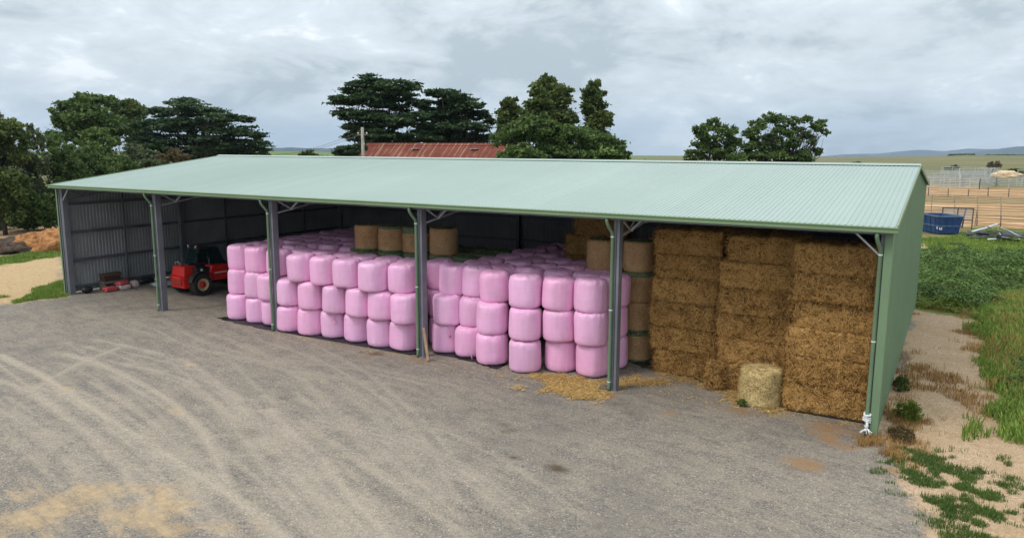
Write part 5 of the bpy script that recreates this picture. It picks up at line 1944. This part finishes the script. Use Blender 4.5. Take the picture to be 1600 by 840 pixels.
LB, LT, WB, WT, ZS = .95, 1.2, 1.6, 1.85, 1.75
skip_shell(LB, LT, WB, WT, .12, ZS).build('body', M['blue'], bin_, bevel=.01)
rm = MB()
for s in (-1, 1):
    rm.bx(-LT - .05, LT + .05, s * WT - .06, s * WT + .06, ZS - .05, ZS + .07)
    rm.bx(s * LT - .06, s * LT + .06, -WT + .07, WT - .07, ZS - .05, ZS + .07)
rm.build('rim', M['dark_blue'], bin_, bevel=.01)
zm = .85
lm, wm = LB + (LT - LB) * (zm - .12) / (ZS - .12), WB + (WT - WB) * (zm - .12) / (ZS - .12)
bm = MB()
for s in (-1, 1):
    bm.bx(-lm - .07, lm + .07, s * wm - .05, s * wm + .05, zm - .06, zm + .06)
    bm.bx(s * lm - .05, s * lm + .05, -wm + .06, wm - .06, zm - .06, zm + .06)
bm.build('waist_rail', M['dark_blue'], bin_, bevel=.01)
for x in (-.95, -.32, .32, .95):
    k = x / 1.25
    MB().bar((k * LB, -WB - .02, .14), (k * LT, -WT - .03, ZS - .06), .09, .07).build('rib', M['blue'], bin_)
for y in (-1.5, -.5, .5, 1.5):
    for s in (-1, 1):
        k = y / 2
        MB().bar((s * (LB + .02), k * WB, .14), (s * (LT + .03), k * WT, ZS - .06), .09, .07).build('rib', M['blue'], bin_)
MB().box((-LB - .12, -1.62, .70), (.01, .2, .22)).build('sticker', M['white'], bin_)
MB().box((-.78, -WB - .115, .62), (.26, .02, .24)).build('sticker', M['white'], bin_)
for s in (-1, 1):
    MB().bx(s * .75 - .08, s * .75 + .08, -1.7, 1.7, .0, .12).build('skid', M['black'], bin_)

# steel panel frame behind the bin
fp = empty('steel_panel', (41.6, 66.5, 0), R(6))
tag(fp, 'grey steel mesh panel standing behind the blue skip bin', 'steel panel')
m_ = MB()
for x in (-1.35, 0, 1.35):
    m_.bx(x - .05, x + .05, -.05, .05, 0, 2.1)
for z in (.9, 2.08):
    m_.bx(-1.4, 1.4, -.04, .04, z - .05, z + .05)
m_.build('frame', M['scrap_dark'], fp)
m_ = MB()
for x in np.arange(-1.3, 1.31, .13):
    m_.bx(x - .012, x + .012, -.012, .012, .9, 2.08)
for z in np.arange(1.0, 2.05, .12):
    m_.bx(-1.35, 1.35, -.010, .010, z - .012, z + .012)
m_.build('mesh_infill', M['galv'], fp)
m_ = MB()
m_.tube([(0, 0, 0), (.18, 0, 2.0)], .07, 8)
o = m_.build('fence_post', M['scrap_dark'])
o.location = gp(1503, 356)
tag(o, 'dark leaning post between the skip bin and the dirt', 'post')
o = m_.build('fence_post', M['scrap_dark'])
o.location = gp(1523, 354)
o.scale = (.4, .4, .85)
tag(o, 'thin dark upright post before the scrap heap', 'post')

# scrap heap: separate sheets thrown on a dark pile
hc = gp(1562, 372)
hm_ = lump((hc[0], hc[1] + .4, .05), (2.5, 1.5, .50), 80, M['scrap_dark'], 'scrap_rubble', amp=.6, nu=60, nv=30, freq=6)
tag(hm_, 'dark mound of tangled scrap under the pale metal sheets', 'scrap heap', kind='stuff')
SH = [((1540, 358), 2.3, .42, 25, -18, 'scrap', 'long pale ribbed sheet sticking out of the scrap heap top towards the skip'),
      ((1553, 362), 1.2, .5, -30, 25, 'scrap', 'short white bent sheet on the crest of the scrap heap'),
      ((1548, 366), 1.1, .6, 60, 30, 'scrap', 'upturned pale sheet in the middle of the scrap heap'),
      ((1570, 368), 2.4, .4, -35, 14, 'scrap', 'pale girder sloping down the front of the scrap heap'),
      ((1582, 366), 2.6, .35, -40, 16, 'scrap', 'long pale girder sloping off the far end of the scrap heap'),
      ((1560, 373), 1.6, .45, 15, -8, 'scrap', 'wide pale sheet lying low at the front of the scrap heap'),
      ((1535, 371), 2.0, .35, 12, -5, 'scrap_dark', 'dark flat strip lying at the foot of the scrap heap'),
      ((1575, 374), 1.8, .5, -12, 6, 'scrap_dark', 'dark buckled sheet on the ground before the scrap heap'),
      ((1592, 361), 3.0, .12, 3, 0, 'pole', 'long pale rail laid across the back of the scrap heap')]
for (uv, l, w, rz, tl, mt, lab) in SH:
    g = gp(*uv)
    g = gp(uv[0], uv[1], .85 if uv[1] < 370 else .35)
    m_ = MB()
    nseg = 10
    P = []
    for i in range(nseg + 1):
        x = -l / 2 + l * i / nseg
        for j in range(5):
            y = -w / 2 + w * j / 4
            P.append((x, y, (.05 if j in (0, 4) else 0) + .06 * math.sin(i * .9 + uv[0]) * (i / nseg)))
    F = [(i * 5 + j, (i + 1) * 5 + j, (i + 1) * 5 + j + 1, i * 5 + j + 1) for i in range(nseg) for j in range(4)]
    P = np.array(P)
    m_.add(P, F)
    m_.add(P - np.array([0, 0, .02]), [q[::-1] for q in F])
    o = m_.build('metal_sheet', M[mt])
    o.location = (g[0], g[1], g[2] + (.1 if uv[1] < 370 else .0))
    o.rotation_euler = (R(random.uniform(-25, 10)), R(tl), R(rz))
    tag(o, lab, 'metal sheet', 'scrap metal on the heap')


# wire fences and steel stockyard rails
def wire_fence(label, p0, p1, n, h, wires, post_m, thick=.06, wr=.024):
    p0, p1 = np.asarray(p0, float), np.asarray(p1, float)
    root = empty('wire_fence', (p0[0], p0[1], 0))
    tag(root, label, 'fence', 'wire fences across the dirt paddocks')
    inv_ = Matrix.Translation((-p0[0], -p0[1], 0))
    wm_ = MB()
    rr = np.random.default_rng(int(p0[1]))
    tops = []
    for i in range(n):
        q = p0 + (p1 - p0) * i / (n - 1)
        z = float(ground_z(q[0], q[1])[0])
        a = rr.normal(0, .05, 2)
        o_ = MB().tube([(q[0], q[1], z - .2), (q[0] + a[0], q[1] + a[1], z + h * rr.uniform(.95, 1.1))], [thick, thick * .85], 6).build('post', post_m, root)
        o_.matrix_parent_inverse = inv_
        tops.append(np.array([q[0], q[1], z]))
    for w_ in range(wires):
        zz_ = h * (w_ + 1) / (wires + .3)
        wm_.tube([t_ + np.array([0, 0, zz_]) for t_ in tops], wr, 4)
    o_ = wm_.build('wires', M['grey_wood'], root)
    o_.matrix_parent_inverse = inv_


def line(v0, v1, u0=1420, u1=1640):
    a, b = gp(u0, v0), gp(u1, v1)
    return a[:2], b[:2]


wire_fence('farthest wire fence with dark posts just before the stockyard rails', *line(305.5, 309), 8, 1.35, 5, M['scrap_dark'], .07)
wire_fence('wire fence with grey posts crossing the dirt behind the skip', *line(316, 322), 7, 1.25, 5, M['pole'], .07)
wire_fence('sagging wire fence across the middle of the bare dirt', *line(332, 339), 7, 1.2, 4, M['pole'], .06)
wire_fence('nearest wire fence running behind the scrap heap', *line(348, 357), 7, 1.2, 4, M['grey_wood'], .06)


def rail_panel(label, a, b, h, rails, n, mat='galv'):
    a, b = np.asarray(a, float), np.asarray(b, float)
    root = empty('stockyard_fence', (a[0], a[1], 0))
    tag(root, label, 'stockyard fence', 'steel stockyard fences')
    inv_ = Matrix.Translation((-a[0], -a[1], 0))
    for i in range(n):
        q = a + (b - a) * i / (n - 1)
        z = float(ground_z(q[0], q[1])[0])
        o_ = MB().bx(q[0] - .07, q[0] + .07, q[1] - .07, q[1] + .07, z - .1, z + h + .15).build('post', M[mat], root)
        o_.matrix_parent_inverse = inv_
    for k in range(rails):
        zz_ = .35 + (h - .35) * k / (rails - 1)
        z0, z1 = float(ground_z(a[0], a[1])[0]), float(ground_z(b[0], b[1])[0])
        o_ = MB().bar((a[0], a[1], z0 + zz_), (b[0], b[1], z1 + zz_), .06, .15).build('rail', M[mat], root)
        o_.matrix_parent_inverse = inv_


def GPX(u, v):
    return gp(u, v)[:2]


rail_panel('front run of galvanised stockyard rails, longest and nearest the shed', GPX(1425, 292), GPX(1530, 296), 2.0, 6, 8)
rail_panel('cross run of stockyard rails closing the near end', GPX(1530, 296), GPX(1556, 291), 2.0, 6, 3)
rail_panel('second run of stockyard rails behind the front run', GPX(1425, 284), GPX(1545, 287), 2.0, 6, 8)
rail_panel('third run of stockyard rails in the middle of the yards', GPX(1425, 278), GPX(1540, 281), 2.0, 5, 7)
rail_panel('back run of stockyard rails farthest from the shed', GPX(1470, 272.5), GPX(1560, 275), 2.4, 5, 6)
rail_panel('race of stockyard rails crossing the yards end-on', GPX(1500, 292), GPX(1498, 274), 2.0, 5, 4)
rail_panel('open run of stockyard rails beyond the cross run', GPX(1556, 291), GPX(1660, 296), 1.8, 5, 6)
rail_panel('tall gateway frame of the stockyards beside the pale mound', GPX(1588, 290), GPX(1640, 291), 3.4, 3, 3)
rail_panel('tall loading frame standing among the stockyard rails', GPX(1527, 284), GPX(1557, 285), 3.3, 3, 4)
mc = gp(1572, 277)
o = lump((mc[0], mc[1], .2), (4.2, 3.5, 1.7), 90, hill_mat('pale_earth', (.42, .30, .18), (.62, .48, .32), .8), 'earth_mound', amp=.25, nu=40, nv=20)
tag(o, 'pale mound of bare earth behind the stockyard rails', 'earth mound', kind='structure')

# heaps by the tree belt
mc = gp(82, 388)
o = lump((mc[0] - .6, mc[1] + .5, 0.0), (3.3, 3.0, 1.45), 91, hill_mat('bark_mulch', (.20, .085, .03), (.40, .20, .085), 3.0), 'mulch_heap', amp=.35, nu=48, nv=26, freq=4)
tag(o, 'orange brown heap of bark mulch by the shed corner', 'mulch heap')
mc = gp(22, 390)
o = lump((mc[0], mc[1], 0.0), (2.9, 2.4, .9), 92, hill_mat('dark_soil', (.035, .026, .02), (.085, .06, .045), 3.0), 'soil_heap', amp=.3, nu=44, nv=22, freq=3.5)
tag(o, 'dark soil heap beside the orange mulch', 'soil heap')


# ------------------------------------------------------------------ grass, brambles, weeds
def blades(name, pts, hmin, hmax, w, mat, seed, label, cat, kind='stuff', lean=.45, parent=None):
    r2 = np.random.default_rng(seed)
    n = len(pts)
    z = ground_z(pts[:, 0], pts[:, 1])
    base = np.stack([pts[:, 0], pts[:, 1], z], 1)
    a = r2.uniform(0, 6.28, n)
    h = r2.uniform(hmin, hmax, (n, 1)) * (.7 + .6 * r2.uniform(0, 1, (n, 1)))
    d = np.stack([np.cos(a), np.sin(a), a * 0], 1)
    s = np.stack([-np.sin(a), np.cos(a), a * 0], 1) * w * r2.uniform(.7, 1.4, (n, 1))
    k = r2.uniform(.1, 1, (n, 1)) * lean
    mid = base + d * h * k * .35 + np.array([0, 0, 1]) * h * .6
    tip = base + d * h * k + np.array([0, 0, 1]) * h * np.sqrt(np.maximum(.2, 1 - k * k * .6))
    Q = np.concatenate([np.stack([base - s, base + s, mid + s * .8, mid - s * .8], 1), np.stack([mid - s * .8, mid + s * .8, tip + s * .15, tip - s * .15], 1)])
    patch = .25 * fbm(np.stack([pts[:, 0] * .8, pts[:, 1] * .8, pts[:, 0] * 0], 1), seed)
    t = np.clip(.5 + patch + r2.normal(0, .2, n), 0, 1)
    o_ = link(name, quads_mesh(name, Q, mat, np.concatenate([t, t])), parent)
    return tag(o_, label, cat, kind=kind)


def scatter(poly, n, seed, patch=1.0, thr=.5, soft=.4, amp=.9):
    r2 = np.random.default_rng(seed)
    poly = np.asarray(poly)
    lo, hi = poly.min(0) - soft, poly.max(0) + soft
    out, k = [], 0
    for _ in range(200):
        c = r2.uniform(lo, hi, (20000, 2))
        m_ = poly_mask(c[:, 0], c[:, 1], poly, soft) + amp * fbm(np.stack([c[:, 0] * patch, c[:, 1] * patch, c[:, 0] * 0], 1), 11, 4) > thr + r2.uniform(-.12, .55, len(c))
        out.append(c[m_])
        k += m_.sum()
        if k >= n:
            break
    return np.concatenate(out)[:n]


blades('grass', scatter(GRASS_LEFT, 9000, 1, .9, .5, .35), .06, .16, .012, M['grass'], 2, 'short green grass strip beside the closed shed end', 'grass')
blades('sparse_grass', scatter(GRASS_LEFT_FAR, 9000, 3, .6, .5, .8), .08, .2, .02, M['grass'], 4, 'thin green grass before the mulch heap', 'grass')
# tufts on the tan gravel near the end wall
GP = [(px_poly([(1400, 712), (1432, 700), (1470, 718), (1520, 742), (1548, 752), (1530, 762), (1480, 745), (1420, 735)]), 7500),
      (px_poly([(1408, 755), (1440, 748), (1450, 765), (1415, 765)]), 900), (px_poly([(1510, 795), (1545, 790), (1566, 812), (1540, 826), (1515, 815)]), 2500),
      (px_poly([(1466, 815), (1500, 812), (1520, 840), (1480, 850)]), 1800), (px_poly([(1535, 770), (1560, 768), (1590, 786), (1570, 792)]), 1200),
      (px_poly([(1450, 768), (1480, 768), (1485, 778), (1455, 778)]), 700), (px_poly([(1478, 780), (1500, 780), (1500, 792), (1480, 790)]), 600), (px_poly([(1465, 785), (1485, 790), (1478, 802), (1462, 800)]), 500),
      (px_poly([(1505, 755), (1535, 758), (1530, 770), (1505, 768)]), 700), (px_poly([(1560, 745), (1600, 750), (1605, 762), (1565, 757)]), 500), (px_poly([(1525, 830), (1550, 832), (1550, 850), (1520, 850)]), 700)]
blades('grass_tufts', np.concatenate([scatter(p, n_, 20 + i, 3.2, .40, .5, 1.1) for i, (p, n_) in enumerate(GP)]), .04, .12, .006, M['grass_dark'], 5, 'dark green grass patches growing through the tan gravel', 'grass')
# tall grass on the bank
TG = px_poly([(1540, 470), (1620, 460), (1640, 600), (1640, 700), (1596, 694), (1556, 640), (1545, 590), (1530, 545), (1540, 505)])
blades('tall_grass', scatter(TG, 42000, 6, .5, .35, .6),   .12, .34, .016, M['grass'], 7, 'long yellow green grass on the bank past the gravel', 'grass', lean=.7)
blades('tall_grass', scatter(TG, 3500, 16, .9, .55, .6, 1.0), .2, .5, .010, M['grass_dry'], 17, 'straw coloured dead stems among the bank grass', 'grass', lean=.6)
LB_ = px_poly([(1432, 392), (1445, 374), (1500, 368), (1535, 356), (1640, 370), (1640, 396)])
blades('back_lawn', scatter(LB_, 16000, 8, .35, .42, 1.0), .10, .28, .03, M['grass'], 9, 'patchy bright grass round the skip and scrap heap', 'grass')
# dry grass on the gravel slope and against the wall
DG = [(px_poly([(1392, 640), (1440, 650), (1440, 690), (1385, 692)]), 3500), (px_poly([(1440, 570), (1500, 590), (1535, 620), (1545, 650), (1500, 640), (1445, 610)]), 3500),
      (px_poly([(1400, 560), (1425, 545), (1440, 600), (1410, 640), (1395, 640)]), 2200), (px_poly([(1505, 500), (1530, 505), (1535, 560), (1512, 560)]), 3000),
      (px_poly([(1430, 468), (1520, 486), (1535, 500), (1500, 494), (1430, 480)]), 3000), (px_poly([(1335, 690), (1375, 690), (1378, 704), (1345, 702)]), 1300), (px_poly([(1370, 700), (1400, 700), (1404, 718), (1380, 715)]), 500)]
blades('dry_grass', np.concatenate([scatter(p, int(n_ * .7), 40 + i, 1.6, .42, .6, 1.0) for i, (p, n_) in enumerate(DG)]), .06, .22, .007, M['grass_dry'], 10, 'rust brown dry grass along the end wall and gravel slope', 'grass', lean=.8)


def leaf_mass(name, poly, n, hmax, leaf, mat, seed, label, cat, kind='stuff', freq=.45):
    r2 = np.random.default_rng(seed)
    P = scatter(poly, n, seed, .5, .42, .6, .5)
    e = np.clip(poly_mask(P[:, 0], P[:, 1], poly, 1.4), 0, 1)
    top = hmax * (.45 + .65 * fbm(np.stack([P[:, 0] * freq, P[:, 1] * freq, P[:, 0] * 0], 1), seed, 3) + .25 * vnoise(np.stack([P[:, 0] * 1.5, P[:, 1] * 1.5, P[:, 0] * 0], 1), seed + 2) + .18 * vnoise(np.stack([P[:, 0] * 3.5, P[:, 1] * 3.5, P[:, 0] * 0], 1), seed + 4)) * e
    top = np.maximum(top, .05)
    z = ground_z(P[:, 0], P[:, 1]) + top * (1 - .6 * r2.uniform(0, 1, len(P)) ** 2.2)
    p = np.stack([P[:, 0], P[:, 1], z], 1)
    nn = r2.normal(0, .6, (len(P), 3)) + np.array([0, -.15, 1])
    nn /= np.linalg.norm(nn, axis=1)[:, None]
    t = np.cross(nn, r2.normal(0, 1, (len(P), 3)))
    t /= np.linalg.norm(t, axis=1)[:, None]
    b = np.cross(nn, t)
    s = leaf * r2.uniform(.6, 1.3, (len(P), 1))
    t, b = t * s, b * s * .7
    Q = np.stack([p - t, p - b + nn * s * .15, p + t, p + b + nn * s * .15], 1)
    cl = .22 * fbm(np.stack([P[:, 0] * 1.1, P[:, 1] * 1.1, P[:, 0] * 0], 1), seed + 7)
    o_ = link(name, quads_mesh(name, Q, mat, np.clip(.45 + cl + r2.normal(0, .17, len(P)), 0, 1)))
    return tag(o_, label, cat, kind=kind)


leaf_mass('brambles', px_poly([(1428, 395), (1640, 402), (1640, 462), (1560, 478), (1520, 484), (1470, 478), (1426, 470)]), 40000, 1.1, .075, M['leaf_bramble'], 61, 'dark green bramble mass on the bank behind the gravel', 'brambles')
leaf_mass('roadside_weeds', px_poly([(1560, 565), (1640, 560), (1640, 660), (1580, 640)]), 7000, .8, .07, M['leaf_bramble'], 62, 'dark weeds on the lower bank among the long grass', 'weeds')
leaf_mass('yellow_weeds', px_poly([(1426, 455), (1470, 462), (1520, 478), (1500, 490), (1430, 482)]), 4500, .7, .06, M['weed'], 63, 'yellow green weeds at the foot of the brambles', 'weeds')


def small_bush(u, v, rx, rz_, n, leaf, mat, seed, label, name='shrub', cat='shrub'):
    g = gp(u, v)
    root = empty(name, (g[0], g[1], 0))
    tag(root, label, cat)
    bl = [((g[0] + dx * rx, g[1] + dy * rx, rz_ * h_), (rx * .6, rx * .6, rz_ * .5)) for dx, dy, h_ in ((0, 0, .65), (-.45, .2, .45), (.45, -.1, .45), (.1, .4, .5), (0, -.4, .4))]
    o_ = link('foliage', crown_mesh('foliage', bl, n, leaf, mat, seed, 8), root)
    o_.matrix_parent_inverse = Matrix.Translation((-g[0], -g[1], 0))
    m_ = MB()
    for b_ in bl:
        m_.tube([(g[0], g[1], -.05), ((g[0] + b_[0][0]) / 2 + .03, (g[1] + b_[0][1]) / 2, b_[0][2] * .5), b_[0]], [.02, .014, .006], 5)
    o_ = m_.build('stems', M['bark'], root)
    o_.matrix_parent_inverse = Matrix.Translation((-g[0], -g[1], 0))


small_bush(1418, 658, .42, .62, 3200, .045, M['weed'], 71, 'bright yellow green weed bush against the end wall')
small_bush(1408, 610, .30, .55, 1500, .045, M['leaf_olive'], 72, 'smaller olive weed bush farther along the end wall')
small_bush(1408, 688, .40, .40, 2200, .04, M['leaf_brown'], 73, 'brown dying weed bush at the corner of the end wall')
small_bush(1160, 634, .22, .22, 500, .035, M['leaf_bright'], 75, 'small bright green weed growing at the foot of the loose round bale')
small_bush(1497, 386, .9, .35, 500, .10, M['leaf_grey'], 74, 'low grey green thistle patch in front of the skip')
